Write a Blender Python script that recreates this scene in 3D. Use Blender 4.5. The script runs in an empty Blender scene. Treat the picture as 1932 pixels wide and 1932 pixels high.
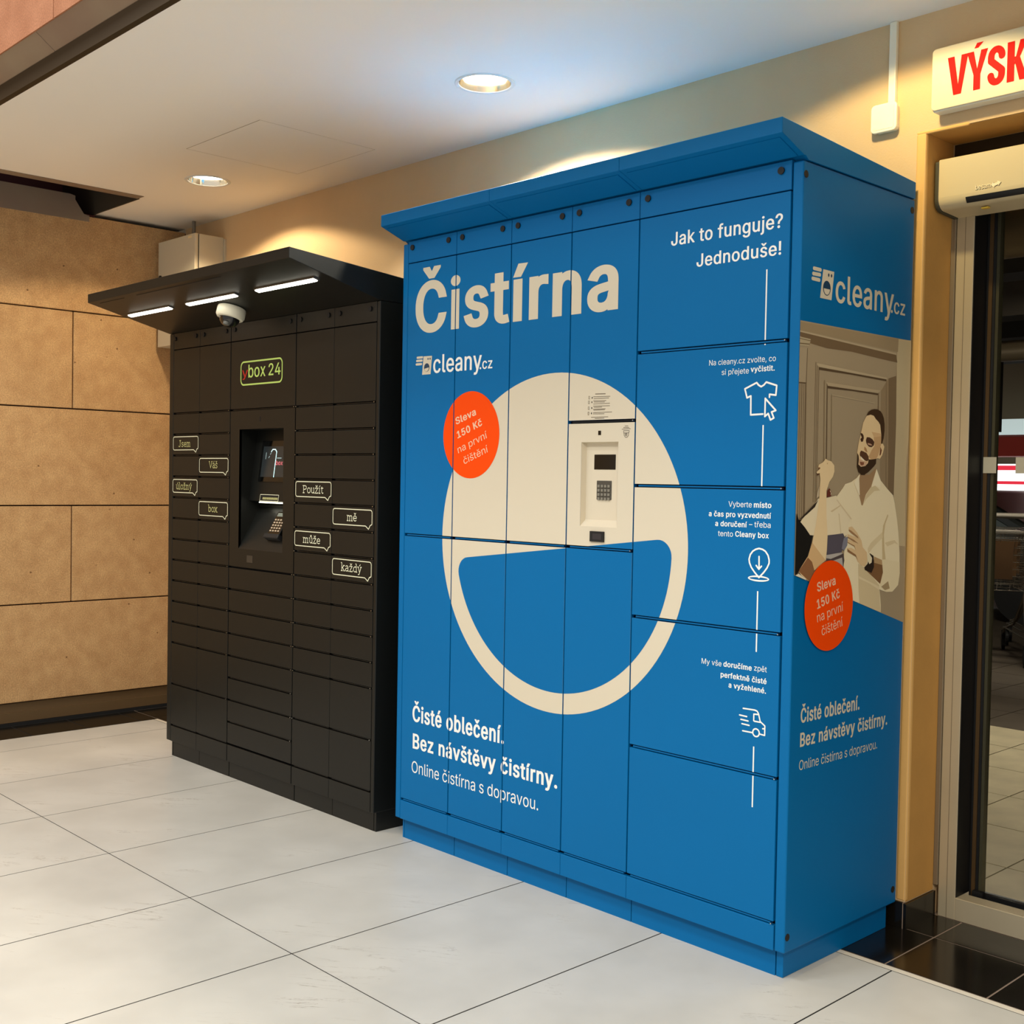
import bpy, bmesh, math, random
from mathutils import Vector, Matrix
random.seed(7)
SC = bpy.context.scene
COL = SC.collection
# ------------------------------------------------------------------ camera
cam_d = bpy.data.cameras.new('camera')
cam = bpy.data.objects.new('camera', cam_d)
COL.objects.link(cam)
SC.camera = cam
cam_d.sensor_fit = 'HORIZONTAL'
cam_d.sensor_width = 36.0
cam_d.lens = 2216.9 / 1932 * 36.0
cam_d.shift_x = 0.0001
cam_d.shift_y = 0.0022
cam_d.clip_start = 0.05
cam_d.clip_end = 200
_yaw, _pit, _rol = math.radians(-46.369), math.radians(-1.6638), math.radians(1.0203)
_f = Vector((math.sin(_yaw), math.cos(_yaw), 0)); _r = Vector((math.cos(_yaw), -math.sin(_yaw), 0)); _d = Vector((0, 0, -1))
_f2 = _f * math.cos(_pit) - _d * math.sin(_pit)
_d2 = _d * math.cos(_pit) + _f * math.sin(_pit)
_r3 = _r * math.cos(_rol) - _d2 * math.sin(_rol)
_d3 = _d2 * math.cos(_rol) + _r * math.sin(_rol)
M = Matrix((_r3, -_d3, -_f2)).transposed().to_4x4()
M.translation = Vector((1.8176, -2.8176, 1.4))
cam.matrix_world = M
# ------------------------------------------------------------------ view, world and lights
SC.view_settings.view_transform = 'Standard'
SC.view_settings.look = 'None'
SC.view_settings.gamma = 1
SC.view_settings.use_curve_mapping = False
SC.view_settings.exposure = 0.0
W = bpy.data.worlds.new('world'); SC.world = W; W.use_nodes = True
W.node_tree.nodes['Background'].inputs[0].default_value = (1.0, 0.965, 0.91, 1)
W.node_tree.nodes['Background'].inputs[1].default_value = 0.60

def lamp(kind, name, loc, aim, power, col, **kw):
    d = bpy.data.lights.new(name, kind)
    d.energy = power; d.color = col
    for k_, v_ in kw.items(): setattr(d, k_, v_)
    o = bpy.data.objects.new(name, d); COL.objects.link(o)
    o.location = loc
    o.rotation_euler = (Vector(aim) - Vector(loc)).to_track_quat('-Z', 'Y').to_euler()
    return o
WARM = (1.0, 0.74, 0.42); NEUT = (1.0, 0.90, 0.76); COOL = (0.86, 0.93, 1.0)
# recessed downlights of the soffit
lamp('SPOT', 'downlight_lamp', (-1.465, .134, 2.868), (-1.465, .134, 0), 140, (1.0, .93, .82), spot_size=math.radians(146), spot_blend=.12, shadow_soft_size=.05)
lamp('SPOT', 'downlight_lamp', (-3.551, .153, 2.868), (-3.551, .153, 0), 50, (1.0, .80, .52), spot_size=math.radians(146), spot_blend=.12, shadow_soft_size=.05)
lamp('SPOT', 'downlight_lamp', (.05, .14, 2.868), (.05, .14, 0), 28, (1.0, .79, .38), spot_size=math.radians(148), spot_blend=.12, shadow_soft_size=.04)
# unseen fill lights high in the hall behind the camera, added for soft brightness
for lx, ly, pw, cc in ((-5.5, -3.6, 105, NEUT), (-1.5, -3.6, 112, COOL), (2.3, -3.2, 95, (1.0, .80, .52)),
                       (-5.0, -7.0, 150, NEUT), (-.5, -7.0, 165, COOL), (5.2, -6.0, 420, NEUT)):
    lamp('AREA', 'hall_luminaire', (lx, ly, 6.0), (lx, ly + .5, 0), pw, cc, shape='RECTANGLE', size=1.2, size_y=1.0)
# unseen fill lights added to brighten the car park and its trolleys
lamp('AREA', 'car_park_tube', (-1.0, 4.0, 3.0), (-1.0, 4.0, 0), 150, NEUT, shape='RECTANGLE', size=1.2, size_y=.2)
lamp('AREA', 'car_park_tube', (-1.9, 5.9, 3.1), (-1.9, 5.9, 0), 260, NEUT, shape='RECTANGLE', size=1.2, size_y=.2)
# ------------------------------------------------------------------ measured print data (metres)
TEXTS=[('headline', 'Čistírna', 'y', (-1.687, 1.948),
(-0.667, 1.942), 0.1912, 2.0, 'cream'),
('l', 'Jak to funguje?', 'y', (-0.458, 2.119),
(-0.062, 2.119), 0.04, 1, 'white'),
('l', 'Jednoduše!', 'y', (-0.36, 2.044),
(-0.065, 2.046), 0.038, 1, 'white'),
('l', 'Na cleany.cz zvolte, co', 'y', (-0.305, 1.748),
(-0.074, 1.748), 0.016, 0, 'white'),
('l', 'si přejete', 'y', (-0.259, 1.718),
(-0.164, 1.72), 0.016, 0, 'white'),
('l', 'vyčistit.', 'y', (-0.158, 1.721),
(-0.077, 1.721), 0.016, 1.5, 'white'),
('l', 'Vyberte', 'y', (-0.224, 1.334),
(-0.143, 1.334), 0.016, 0, 'white'),
('l', 'místo', 'y', (-0.136, 1.334),
(-0.077, 1.334), 0.016, 1.5, 'white'),
('l', 'a čas pro vyzvednutí', 'y', (-0.294, 1.304),
(-0.077, 1.307), 0.016, 1.5, 'white'),
('l', 'a doručení', 'y', (-0.27, 1.276),
(-0.158, 1.278), 0.016, 1.5, 'white'),
('l', '– třeba', 'y', (-0.151, 1.278),
(-0.078, 1.277), 0.016, 0, 'white'),
('l', 'tento', 'y', (-0.259, 1.247),
(-0.206, 1.248), 0.016, 0, 'white'),
('l', 'Cleany box', 'y', (-0.198, 1.248),
(-0.083, 1.248), 0.016, 1.5, 'white'),
('l', 'My vše', 'y', (-0.308, 0.865),
(-0.236, 0.866), 0.016, 0, 'white'),
('l', 'doručíme', 'y', (-0.229, 0.866),
(-0.13, 0.868), 0.016, 1.5, 'white'),
('l', 'zpět', 'y', (-0.122, 0.868),
(-0.079, 0.868), 0.016, 0, 'white'),
('l', 'perfektně čisté', 'y', (-0.238, 0.834),
(-0.079, 0.838), 0.016, 1.5, 'white'),
('l', 'a vyžehlené.', 'y', (-0.209, 0.807),
(-0.08, 0.81), 0.016, 1.5, 'white'),
('l', 'Čisté oblečení.', 'y', (-1.668, 0.473),
(-1.158, 0.48), 0.062, 1.8, 'white'),
('l', 'Bez návštěvy čistírny.', 'y', (-1.664, 0.369),
(-0.894, 0.373), 0.058, 1.8, 'white'),
('l', 'Online čistírna s dopravou.', 'y', (-1.668, 0.277),
(-0.982, 0.283), 0.044, 0, 'white'),
('s', 'Čisté oblečení.', 'x', (0.054, 0.729),
(0.373, 0.731), 0.042, 1.8, 'cream'),
('s', 'Bez návstěvy čistírny.', 'x', (0.054, 0.661),
(0.542, 0.662), 0.04, 1.8, 'cream'),
('s', 'Online čistírna s dopravou.', 'x', (0.052, 0.595),
(0.484, 0.596), 0.028, 0, 'cream'),
('badge', 'Sleva', 'y', (-1.44, 1.598),
(-1.331, 1.632), 0.026, 1.8, 'badgewhite'),
('badge', '150 Kč', 'y', (-1.43, 1.548),
(-1.297, 1.594), 0.026, 1.8, 'badgewhite'),
('badge', 'na první', 'y', (-1.425, 1.494),
(-1.269, 1.549), 0.026, 0, 'badgewhite'),
('badge', 'čištění', 'y', (-1.392, 1.454),
(-1.263, 1.499), 0.026, 0, 'badgewhite'),
('sbadge', 'Sleva', 'x', (0.116, 1.097),
(0.213, 1.114), 0.027, 1.8, 'badgewhite'),
('sbadge', '150 Kč', 'x', (0.118, 1.048),
(0.238, 1.075), 0.027, 1.8, 'badgewhite'),
('sbadge', 'na první', 'x', (0.12, 1.01),
(0.259, 1.035), 0.027, 0, 'badgewhite'),
('sbadge', 'čištění', 'x', (0.146, 0.97),
(0.258, 0.991), 0.027, 0, 'badgewhite'),
('logo', 'cleany', 'y', (-1.577, 1.794),
(-1.307, 1.791), 0.067, 0.9, 'white'),
('logo', '.cz', 'y', (-1.318, 1.794),
(-1.251, 1.792), 0.038, 0.9, 'white'),
('slogo', 'cleany', 'x', (0.18, 1.927),
(0.513, 1.935), 0.081, 0.9, 'cream'),
('slogo', '.cz', 'x', (0.497, 1.931),
(0.584, 1.933), 0.047, 0.9, 'cream'),
('bubble', 'Jsem', 'y', (-3.481, 1.534),
(-3.359, 1.536), 0.0335, 0.4, 'paleyellow'),
('bubble', 'Váš', 'y', (-3.183, 1.432),
(-3.099, 1.432), 0.033, 0.4, 'paleyellow'),
('bubble', 'úložný', 'y', (-3.502, 1.327),
(-3.342, 1.33), 0.031, 0.4, 'paleyellow'),
('bubble', 'box', 'y', (-3.186, 1.226),
(-3.098, 1.224), 0.0321, 0.4, 'paleyellow'),
('bubble', 'Použít', 'y', (-2.392, 1.331),
(-2.237, 1.332), 0.0303, 0.4, 'pale'),
('bubble', 'mě', 'y', (-2.072, 1.225),
(-2.002, 1.225), 0.0311, 0.4, 'pale'),
('bubble', 'může', 'y', (-2.386, 1.121),
(-2.254, 1.121), 0.0292, 0.4, 'pale'),
('bubble', 'každý', 'y', (-2.108, 1.021),
(-1.965, 1.022), 0.0321, 0.4, 'pale'),
('ybox', 'y', 'y', (-2.891, 1.843),
(-2.841, 1.845), 0.042, 0, 'darkred'),
('ybox', 'box', 'y', (-2.838, 1.839),
(-2.695, 1.839), 0.058, 0.6, 'lime'),
('ybox', '24', 'y', (-2.67, 1.84),
(-2.574, 1.84), 0.052, 0.6, 'lime')]
SHAPES={'logo_bars': [[(-1.672, 1.857), (-1.642, 1.857)], [(-1.675, 1.845), (-1.644, 1.845)], [(-1.677, 1.832), (-1.647, 1.832)]], 'logo_body': [(-1.635, 1.86), (-1.585, 1.859), (-1.592, 1.791), (-1.642, 1.791)], 'logo_eyes': [(-1.608, 1.849), (-1.596, 1.849)], 'logo_port': [(-1.615, 1.817), (-1.631, 1.818), (-1.615, 1.833)], 'logo_mouth': [(-1.628, 1.814), (-1.602, 1.817)], 'slogo_bars': [[(0.064, 2.007), (0.099, 2.007)], [(0.061, 1.992), (0.096, 1.993)], [(0.058, 1.978), (0.093, 1.978)]], 'slogo_body': [(0.112, 2.011), (0.17, 2.011), (0.159, 1.929), (0.099, 1.929)], 'slogo_eyes': [(0.141, 1.998), (0.156, 1.998)], 'slogo_port': [(0.133, 1.96), (0.113, 1.958), (0.132, 1.981)], 'shirt': [[(-0.113, 1.6), (-0.154, 1.599), (-0.155, 1.653), (-0.168, 1.648), (-0.176, 1.674), (-0.136, 1.69), (-0.13, 1.683), (-0.121, 1.678), (-0.112, 1.682), (-0.104, 1.69), (-0.069, 1.679), (-0.071, 1.652), (-0.092, 1.655), (-0.092, 1.647)], [(-0.106, 1.644), (-0.106, 1.593), (-0.095, 1.601), (-0.087, 1.583), (-0.076, 1.588), (-0.084, 1.605), (-0.07, 1.609), (-0.106, 1.644)]], 'van': [[(-0.156, 0.754), (-0.116, 0.755), (-0.108, 0.753), (-0.103, 0.746), (-0.097, 0.725), (-0.081, 0.715), (-0.081, 0.688), (-0.096, 0.689)], [(-0.105, 0.744), (-0.119, 0.743), (-0.119, 0.724), (-0.116, 0.723), (-0.097, 0.723)], [(-0.081, 0.707), (-0.088, 0.706)], [(-0.168, 0.733), (-0.143, 0.732)], [(-0.163, 0.721), (-0.138, 0.72)], [(-0.159, 0.709), (-0.134, 0.708)], [(-0.156, 0.689), (-0.122, 0.689)]], 'van_wheel': [(-0.11, 0.691), (-0.121, 0.691)], 'pin': [[(-0.113, 1.135), (-0.129, 1.15), (-0.14, 1.163), (-0.146, 1.175), (-0.148, 1.185), (-0.144, 1.199), (-0.136, 1.209), (-0.126, 1.215), (-0.115, 1.218), (-0.103, 1.216), (-0.093, 1.211), (-0.084, 1.2), (-0.08, 1.187), (-0.08, 1.178), (-0.086, 1.165), (-0.097, 1.151), (-0.113, 1.135)], [(-0.114, 1.195), (-0.113, 1.159)], [(-0.123, 1.169), (-0.114, 1.159), (-0.105, 1.168)]], 'pin_ring': [(-0.114, 1.132), (-0.149, 1.132), (-0.113, 1.14)], 'lines': [[(-0.111, 2.008), (-0.11, 1.795)], [(-0.111, 1.569), (-0.112, 1.394)], [(-0.116, 1.096), (-0.116, 0.922)], [(-0.117, 0.65), (-0.116, 0.475)]], 'instr': [[(-0.757, 1.683), (-0.712, 1.682)], [(-0.765, 1.674), (-0.692, 1.673)], [(-0.764, 1.668), (-0.697, 1.668)], [(-0.765, 1.661), (-0.709, 1.66)], [(-0.762, 1.657), (-0.715, 1.656)], [(-0.764, 1.651), (-0.693, 1.651)], [(-0.765, 1.644), (-0.693, 1.643)], [(-0.762, 1.64), (-0.727, 1.64)], [(-0.765, 1.634), (-0.711, 1.634)], [(-0.763, 1.631), (-0.714, 1.631)], [(-0.765, 1.623), (-0.683, 1.623)], [(-0.765, 1.619), (-0.716, 1.618)], [(-0.773, 1.608), (-0.699, 1.608)], [(-0.757, 1.604), (-0.716, 1.604)]], 'instr_dots': [(-0.77, 1.671), (-0.771, 1.657), (-0.771, 1.638), (-0.772, 1.621)], 'instr_icons': [(-0.783, 1.672), (-0.784, 1.657), (-0.784, 1.638), (-0.785, 1.621)], 'warn': [[(-0.628, 1.577), (-0.614, 1.577)], [(-0.634, 1.572), (-0.61, 1.572)], [(-0.64, 1.567), (-0.604, 1.568)], [(-0.633, 1.562), (-0.609, 1.562), (-0.611, 1.555), (-0.632, 1.555), (-0.633, 1.562)], [(-0.631, 1.556), (-0.63, 1.548), (-0.626, 1.542), (-0.622, 1.541), (-0.617, 1.542), (-0.612, 1.548), (-0.612, 1.556)]], 'warn_eye': [(-0.622, 1.55), (-0.627, 1.55)]}
POSTER=[((120, 104, 80), [(0.002, 1.856), (0.627, 1.858), (0.627, 0.974), (0.002, 1.15)]),
((150, 132, 98), [(0.548, 1.856), (0.636, 1.859), (0.633, 1.598), (0.618, 1.464), (0.624, 1.214), (0.588, 1.217), (0.544, 1.373), (0.543, 1.47), (0.547, 1.594), (0.541, 1.793)]),
((82, 67, 48), [(0.494, 1.731), (0.54, 1.742), (0.541, 1.793), (0.548, 1.594), (0.545, 1.431), (0.545, 1.353), (0.509, 1.373), (0.501, 1.592)]),
((104, 87, 64), [(0.45, 1.69), (0.494, 1.731), (0.501, 1.592), (0.509, 1.373), (0.458, 1.411), (0.452, 1.59)]),
((112, 95, 70), [(0.002, 1.852), (0.549, 1.856), (0.547, 1.816), (0.002, 1.829)]),
((78, 62, 43), [(0.002, 1.824), (0.536, 1.808), (0.545, 1.783), (0.423, 1.787), (0.278, 1.793), (0.141, 1.791), (0.043, 1.798), (0.002, 1.814)]),
((138, 120, 92), [(0.002, 1.828), (0.538, 1.812), (0.538, 1.806), (0.002, 1.824)]),
((135, 120, 92), [(-0.002, 1.811), (0.057, 1.809), (0.055, 1.8), (0.047, 1.789), (-0.001, 1.787)]),
((80, 66, 46), [(-0.002, 1.807), (0.057, 1.805), (0.057, 1.803), (-0.002, 1.805)]),
((80, 66, 46), [(-0.002, 1.794), (0.054, 1.796), (0.051, 1.793), (-0.001, 1.791)]),
((124, 108, 84), [(-0.003, 1.783), (0.041, 1.783), (0.042, 1.687), (-0.001, 1.686)]),
((66, 52, 36), [(-0.001, 1.686), (0.042, 1.687), (0.041, 1.683), (-0.001, 1.682)]),
((82, 68, 50), [(0.007, 1.68), (0.01, 1.68), (0.015, 1.3), (0.011, 1.301)]),
((82, 68, 50), [(0.016, 1.681), (0.02, 1.681), (0.024, 1.3), (0.021, 1.3)]),
((82, 68, 50), [(0.026, 1.681), (0.029, 1.682), (0.034, 1.3), (0.03, 1.3)]),
((82, 68, 50), [(0.034, 1.682), (0.038, 1.682), (0.043, 1.3), (0.039, 1.3)]),
((80, 66, 48), [(0.04, 1.782), (0.043, 1.783), (0.041, 1.682), (0.049, 1.3), (0.044, 1.3), (0.037, 1.682)]),
((88, 73, 53), [(0.084, 1.747), (0.087, 1.748), (0.091, 1.353), (0.088, 1.353)]),
((88, 73, 53), [(0.092, 1.739), (0.095, 1.74), (0.1, 1.353), (0.097, 1.353)]),
((88, 73, 53), [(0.101, 1.74), (0.104, 1.74), (0.107, 1.353), (0.103, 1.353)]),
((142, 124, 95), [(0.092, 1.745), (0.482, 1.732), (0.483, 1.727), (0.102, 1.735), (0.092, 1.739)]),
((58, 45, 30), [(0.102, 1.734), (0.48, 1.727), (0.48, 1.721), (0.281, 1.726), (0.102, 1.727)]),
((96, 80, 58), [(0.479, 1.726), (0.483, 1.726), (0.499, 1.392), (0.494, 1.392)]),
((96, 80, 58), [(0.13, 1.699), (0.135, 1.7), (0.145, 1.353), (0.14, 1.353)]),
((136, 118, 90), [(0.14, 1.695), (0.447, 1.691), (0.432, 1.682), (0.149, 1.685)]),
((56, 43, 29), [(0.149, 1.685), (0.433, 1.681), (0.432, 1.676), (0.283, 1.679), (0.151, 1.678)]),
((70, 56, 40), [(0.145, 1.692), (0.15, 1.685), (0.159, 1.353), (0.153, 1.353)]),
((88, 72, 52), [(0.432, 1.681), (0.438, 1.683), (0.441, 1.589), (0.433, 1.589)]),
((134, 117, 90), [(0.174, 1.662), (0.416, 1.652), (0.414, 1.65), (0.174, 1.659)]),
((100, 85, 62), [(0.17, 1.661), (0.174, 1.661), (0.182, 1.426), (0.178, 1.426)]),
((118, 90, 62), [(0.337, 1.437), (0.392, 1.435), (0.432, 1.456), (0.431, 1.441), (0.406, 1.398), (0.378, 1.375), (0.36, 1.342), (0.351, 1.343), (0.337, 1.373), (0.332, 1.422)]),
((214, 190, 142), [(0.337, 1.436), (0.319, 1.424), (0.29, 1.412), (0.258, 1.406), (0.245, 1.394), (0.219, 1.374), (0.193, 1.354), (0.169, 1.314), (0.17, 1.276), (0.251, 1.274), (0.274, 1.259), (0.266, 1.248), (0.261, 1.202), (0.261, 1.158), (0.278, 1.094), (0.28, 1.057), (0.313, 1.049), (0.483, 1.007), (0.482, 1.036), (0.478, 1.059), (0.471, 1.087), (0.479, 1.084), (0.514, 1.076), (0.55, 1.075), (0.585, 1.094), (0.593, 1.13), (0.589, 1.194), (0.578, 1.259), (0.568, 1.298), (0.55, 1.349), (0.539, 1.374), (0.502, 1.394), (0.461, 1.419), (0.445, 1.439), (0.434, 1.453), (0.428, 1.441), (0.406, 1.4), (0.376, 1.376), (0.359, 1.343), (0.352, 1.344), (0.338, 1.373), (0.333, 1.422)]),
((176, 152, 110), [(0.342, 1.17), (0.383, 1.156), (0.468, 1.1), (0.471, 1.084), (0.483, 1.008), (0.358, 1.038), (0.348, 1.091)]),
((196, 172, 128), [(0.346, 1.133), (0.468, 1.095), (0.471, 1.084), (0.409, 1.108), (0.348, 1.125)]),
((168, 143, 100), [(0.508, 1.316), (0.513, 1.311), (0.496, 1.286), (0.489, 1.253), (0.495, 1.21), (0.504, 1.177), (0.484, 1.177), (0.478, 1.248), (0.483, 1.281)]),
((184, 160, 116), [(0.496, 1.228), (0.521, 1.232), (0.556, 1.235), (0.58, 1.22), (0.557, 1.226), (0.512, 1.217)]),
((180, 156, 112), [(0.406, 1.4), (0.428, 1.403), (0.459, 1.389), (0.424, 1.386), (0.377, 1.361), (0.359, 1.343), (0.378, 1.375)]),
((222, 200, 154), [(0.435, 1.453), (0.445, 1.439), (0.461, 1.419), (0.457, 1.396), (0.428, 1.403), (0.408, 1.398), (0.428, 1.438)]),
((190, 165, 120), [(0.394, 1.213), (0.412, 1.23), (0.479, 1.261), (0.483, 1.245), (0.428, 1.217), (0.4, 1.198)]),
((88, 60, 36), [(0.434, 1.188), (0.484, 1.175), (0.489, 1.137), (0.474, 1.103), (0.388, 1.148), (0.431, 1.162)]),
((140, 108, 72), [(0.434, 1.188), (0.484, 1.175), (0.487, 1.16), (0.435, 1.169)]),
((206, 182, 134), [(0.481, 1.175), (0.504, 1.177), (0.591, 1.165), (0.593, 1.13), (0.585, 1.094), (0.55, 1.075), (0.514, 1.076), (0.472, 1.095), (0.49, 1.134)]),
((124, 103, 72), [(0.522, 1.109), (0.533, 1.086), (0.504, 1.082), (0.481, 1.094)]),
((188, 148, 102), [(0.283, 1.279), (0.301, 1.281), (0.33, 1.263), (0.357, 1.238), (0.365, 1.218), (0.39, 1.202), (0.395, 1.175), (0.382, 1.16), (0.358, 1.164), (0.336, 1.177), (0.326, 1.192), (0.279, 1.208), (0.277, 1.218), (0.299, 1.218), (0.323, 1.211), (0.318, 1.223), (0.276, 1.235), (0.274, 1.244), (0.312, 1.237), (0.336, 1.23), (0.277, 1.249), (0.277, 1.259), (0.316, 1.251), (0.338, 1.246), (0.283, 1.269)]),
((120, 86, 56), [(0.283, 1.273), (0.297, 1.269), (0.335, 1.251), (0.34, 1.244), (0.302, 1.259), (0.283, 1.268)]),
((120, 86, 56), [(0.277, 1.252), (0.312, 1.242), (0.341, 1.229), (0.312, 1.236), (0.277, 1.248)]),
((100, 70, 44), [(0.277, 1.216), (0.305, 1.205), (0.326, 1.197), (0.339, 1.18), (0.326, 1.191), (0.279, 1.207)]),
((120, 86, 56), [(0.275, 1.237), (0.318, 1.224), (0.325, 1.21), (0.316, 1.221), (0.276, 1.234)]),
((26, 18, 14), [(0.407, 1.199), (0.43, 1.19), (0.434, 1.156), (0.42, 1.139), (0.381, 1.149), (0.377, 1.157), (0.396, 1.168)]),
((205, 186, 140), [(0.407, 1.196), (0.421, 1.184), (0.419, 1.17), (0.406, 1.166), (0.395, 1.178), (0.397, 1.193)]),
((206, 164, 112), [(0.365, 1.608), (0.375, 1.613), (0.395, 1.616), (0.411, 1.613), (0.427, 1.604), (0.445, 1.594), (0.454, 1.574), (0.459, 1.531), (0.467, 1.531), (0.476, 1.522), (0.47, 1.506), (0.464, 1.495), (0.451, 1.484), (0.438, 1.486), (0.43, 1.484), (0.424, 1.465), (0.369, 1.435), (0.336, 1.437), (0.319, 1.465), (0.318, 1.497), (0.324, 1.523), (0.334, 1.55), (0.342, 1.57), (0.348, 1.589)]),
((160, 118, 78), [(0.411, 1.551), (0.455, 1.556), (0.457, 1.531), (0.45, 1.514), (0.44, 1.494), (0.43, 1.484), (0.402, 1.48), (0.385, 1.489), (0.401, 1.509), (0.418, 1.523)]),
((178, 134, 90), [(0.398, 1.564), (0.452, 1.561), (0.455, 1.553), (0.414, 1.548)]),
((40, 26, 14), [(0.367, 1.612), (0.377, 1.623), (0.394, 1.63), (0.41, 1.633), (0.43, 1.633), (0.449, 1.628), (0.46, 1.62), (0.469, 1.608), (0.474, 1.591), (0.475, 1.57), (0.471, 1.548), (0.462, 1.53), (0.456, 1.531), (0.456, 1.556), (0.448, 1.587), (0.437, 1.596), (0.422, 1.603), (0.408, 1.613), (0.39, 1.615), (0.375, 1.612)]),
((34, 22, 12), [(0.319, 1.499), (0.327, 1.491), (0.329, 1.482), (0.327, 1.465), (0.342, 1.458), (0.367, 1.461), (0.382, 1.47), (0.385, 1.481), (0.402, 1.481), (0.43, 1.484), (0.429, 1.469), (0.416, 1.46), (0.389, 1.445), (0.364, 1.434), (0.344, 1.434), (0.328, 1.443), (0.319, 1.458)]),
((58, 36, 22), [(0.334, 1.5), (0.34, 1.505), (0.353, 1.502), (0.37, 1.501), (0.384, 1.49), (0.386, 1.48), (0.377, 1.475), (0.359, 1.478), (0.341, 1.483), (0.333, 1.493)]),
((226, 200, 160), [(0.337, 1.49), (0.351, 1.483), (0.364, 1.477), (0.354, 1.476), (0.341, 1.481)]),
((168, 126, 96), [(0.329, 1.481), (0.337, 1.479), (0.359, 1.475), (0.378, 1.473), (0.372, 1.464), (0.355, 1.459), (0.337, 1.46), (0.329, 1.468)]),
((92, 52, 34), [(0.334, 1.473), (0.359, 1.472), (0.358, 1.465), (0.347, 1.462), (0.339, 1.464)]),
((46, 28, 18), [(0.333, 1.558), (0.345, 1.557), (0.352, 1.551), (0.354, 1.543), (0.349, 1.533), (0.339, 1.532), (0.334, 1.54), (0.342, 1.545), (0.337, 1.551)]),
((50, 30, 20), [(0.371, 1.547), (0.388, 1.547), (0.404, 1.542), (0.415, 1.534), (0.413, 1.524), (0.4, 1.518), (0.385, 1.519), (0.374, 1.525), (0.368, 1.531), (0.366, 1.538)]),
((150, 110, 84), [(0.375, 1.53), (0.395, 1.528), (0.405, 1.524), (0.395, 1.523), (0.379, 1.525)]),
((140, 98, 62), [(0.359, 1.519), (0.37, 1.513), (0.377, 1.502), (0.366, 1.504), (0.357, 1.51)]),
((60, 36, 22), [(0.335, 1.502), (0.34, 1.506), (0.354, 1.504), (0.365, 1.501), (0.35, 1.497)]),
((80, 46, 28), [(0.452, 1.52), (0.461, 1.511), (0.456, 1.497), (0.448, 1.494), (0.45, 1.508)]),
((222, 200, 154), [(0.337, 1.436), (0.319, 1.424), (0.304, 1.41), (0.331, 1.378), (0.339, 1.373), (0.333, 1.422)]),
((208, 184, 140), [(0.022, 1.298), (0.081, 1.337), (0.113, 1.363), (0.155, 1.365), (0.208, 1.372), (0.229, 1.345), (0.29, 1.303), (0.275, 1.282), (0.274, 1.259), (0.253, 1.249), (0.25, 1.261), (0.167, 1.258), (0.14, 1.276), (0.089, 1.258), (0.074, 1.26), (0.047, 1.282)]),
((176, 150, 108), [(0.179, 1.327), (0.229, 1.344), (0.233, 1.342), (0.195, 1.327), (0.187, 1.324)]),
((180, 156, 114), [(0.222, 1.32), (0.227, 1.32), (0.241, 1.262), (0.236, 1.262)]),
((186, 160, 118), [(0.208, 1.36), (0.214, 1.36), (0.298, 1.303), (0.29, 1.303)]),
((30, 24, 20), [(0.018, 1.304), (0.06, 1.328), (0.099, 1.351), (0.113, 1.36), (0.096, 1.339), (0.057, 1.319), (0.025, 1.305)]),
((150, 132, 104), [(0.117, 1.4), (0.105, 1.378), (0.103, 1.364), (0.117, 1.37)]),
((56, 52, 60), [(0.167, 1.257), (0.25, 1.262), (0.259, 1.252), (0.255, 1.228), (0.245, 1.207), (0.164, 1.201)]),
((88, 88, 98), [(0.256, 1.249), (0.277, 1.251), (0.275, 1.226), (0.259, 1.211), (0.245, 1.216), (0.249, 1.233)]),
((138, 132, 124), [(0.162, 1.201), (0.245, 1.206), (0.258, 1.191), (0.258, 1.161), (0.217, 1.179), (0.186, 1.187), (0.161, 1.184)]),
((52, 44, 44), [(0.163, 1.192), (0.186, 1.189), (0.232, 1.198), (0.255, 1.203), (0.261, 1.182), (0.255, 1.161), (0.248, 1.191), (0.201, 1.184), (0.162, 1.184)]),
((70, 30, 22), [(0.156, 1.367), (0.159, 1.386), (0.17, 1.393), (0.182, 1.382), (0.18, 1.37)]),
((206, 182, 140), [(0.171, 1.386), (0.176, 1.386), (0.181, 1.378), (0.177, 1.372), (0.178, 1.38)]),
((210, 170, 118), [(0.119, 1.402), (0.117, 1.358), (0.111, 1.327), (0.102, 1.285), (0.086, 1.239), (0.066, 1.201), (0.02, 1.16), (0.035, 1.148), (0.076, 1.129), (0.101, 1.159), (0.159, 1.186), (0.164, 1.214), (0.166, 1.255), (0.157, 1.317), (0.154, 1.386), (0.168, 1.411), (0.186, 1.426), (0.194, 1.442), (0.192, 1.459), (0.176, 1.47), (0.157, 1.473), (0.146, 1.477), (0.131, 1.466), (0.11, 1.459), (0.108, 1.451), (0.119, 1.449), (0.099, 1.438), (0.103, 1.434), (0.116, 1.435), (0.12, 1.418)]),
((178, 134, 88), [(0.086, 1.239), (0.124, 1.211), (0.159, 1.186), (0.101, 1.159), (0.076, 1.129), (0.02, 1.16), (0.066, 1.201)]),
((98, 64, 40), [(0.066, 1.197), (0.088, 1.184), (0.101, 1.159), (0.076, 1.129), (0.02, 1.16)]),
((96, 62, 40), [(0.108, 1.451), (0.117, 1.452), (0.118, 1.449), (0.11, 1.447)]),
((60, 36, 24), [(0.1, 1.433), (0.114, 1.435), (0.114, 1.431), (0.102, 1.429)]),
((150, 112, 74), [(0.152, 1.464), (0.157, 1.466), (0.156, 1.461)]),
((12, 11, 10), [(-0.005, 1.328), (0.005, 1.32), (0.014, 1.304), (0.029, 1.303), (0.023, 1.298), (0.047, 1.282), (0.074, 1.26), (0.088, 1.259), (0.082, 1.237), (0.066, 1.201), (0.034, 1.174), (0.014, 1.153), (-0.002, 1.149), (-0.004, 1.219), (-0.004, 1.278)]),
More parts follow.
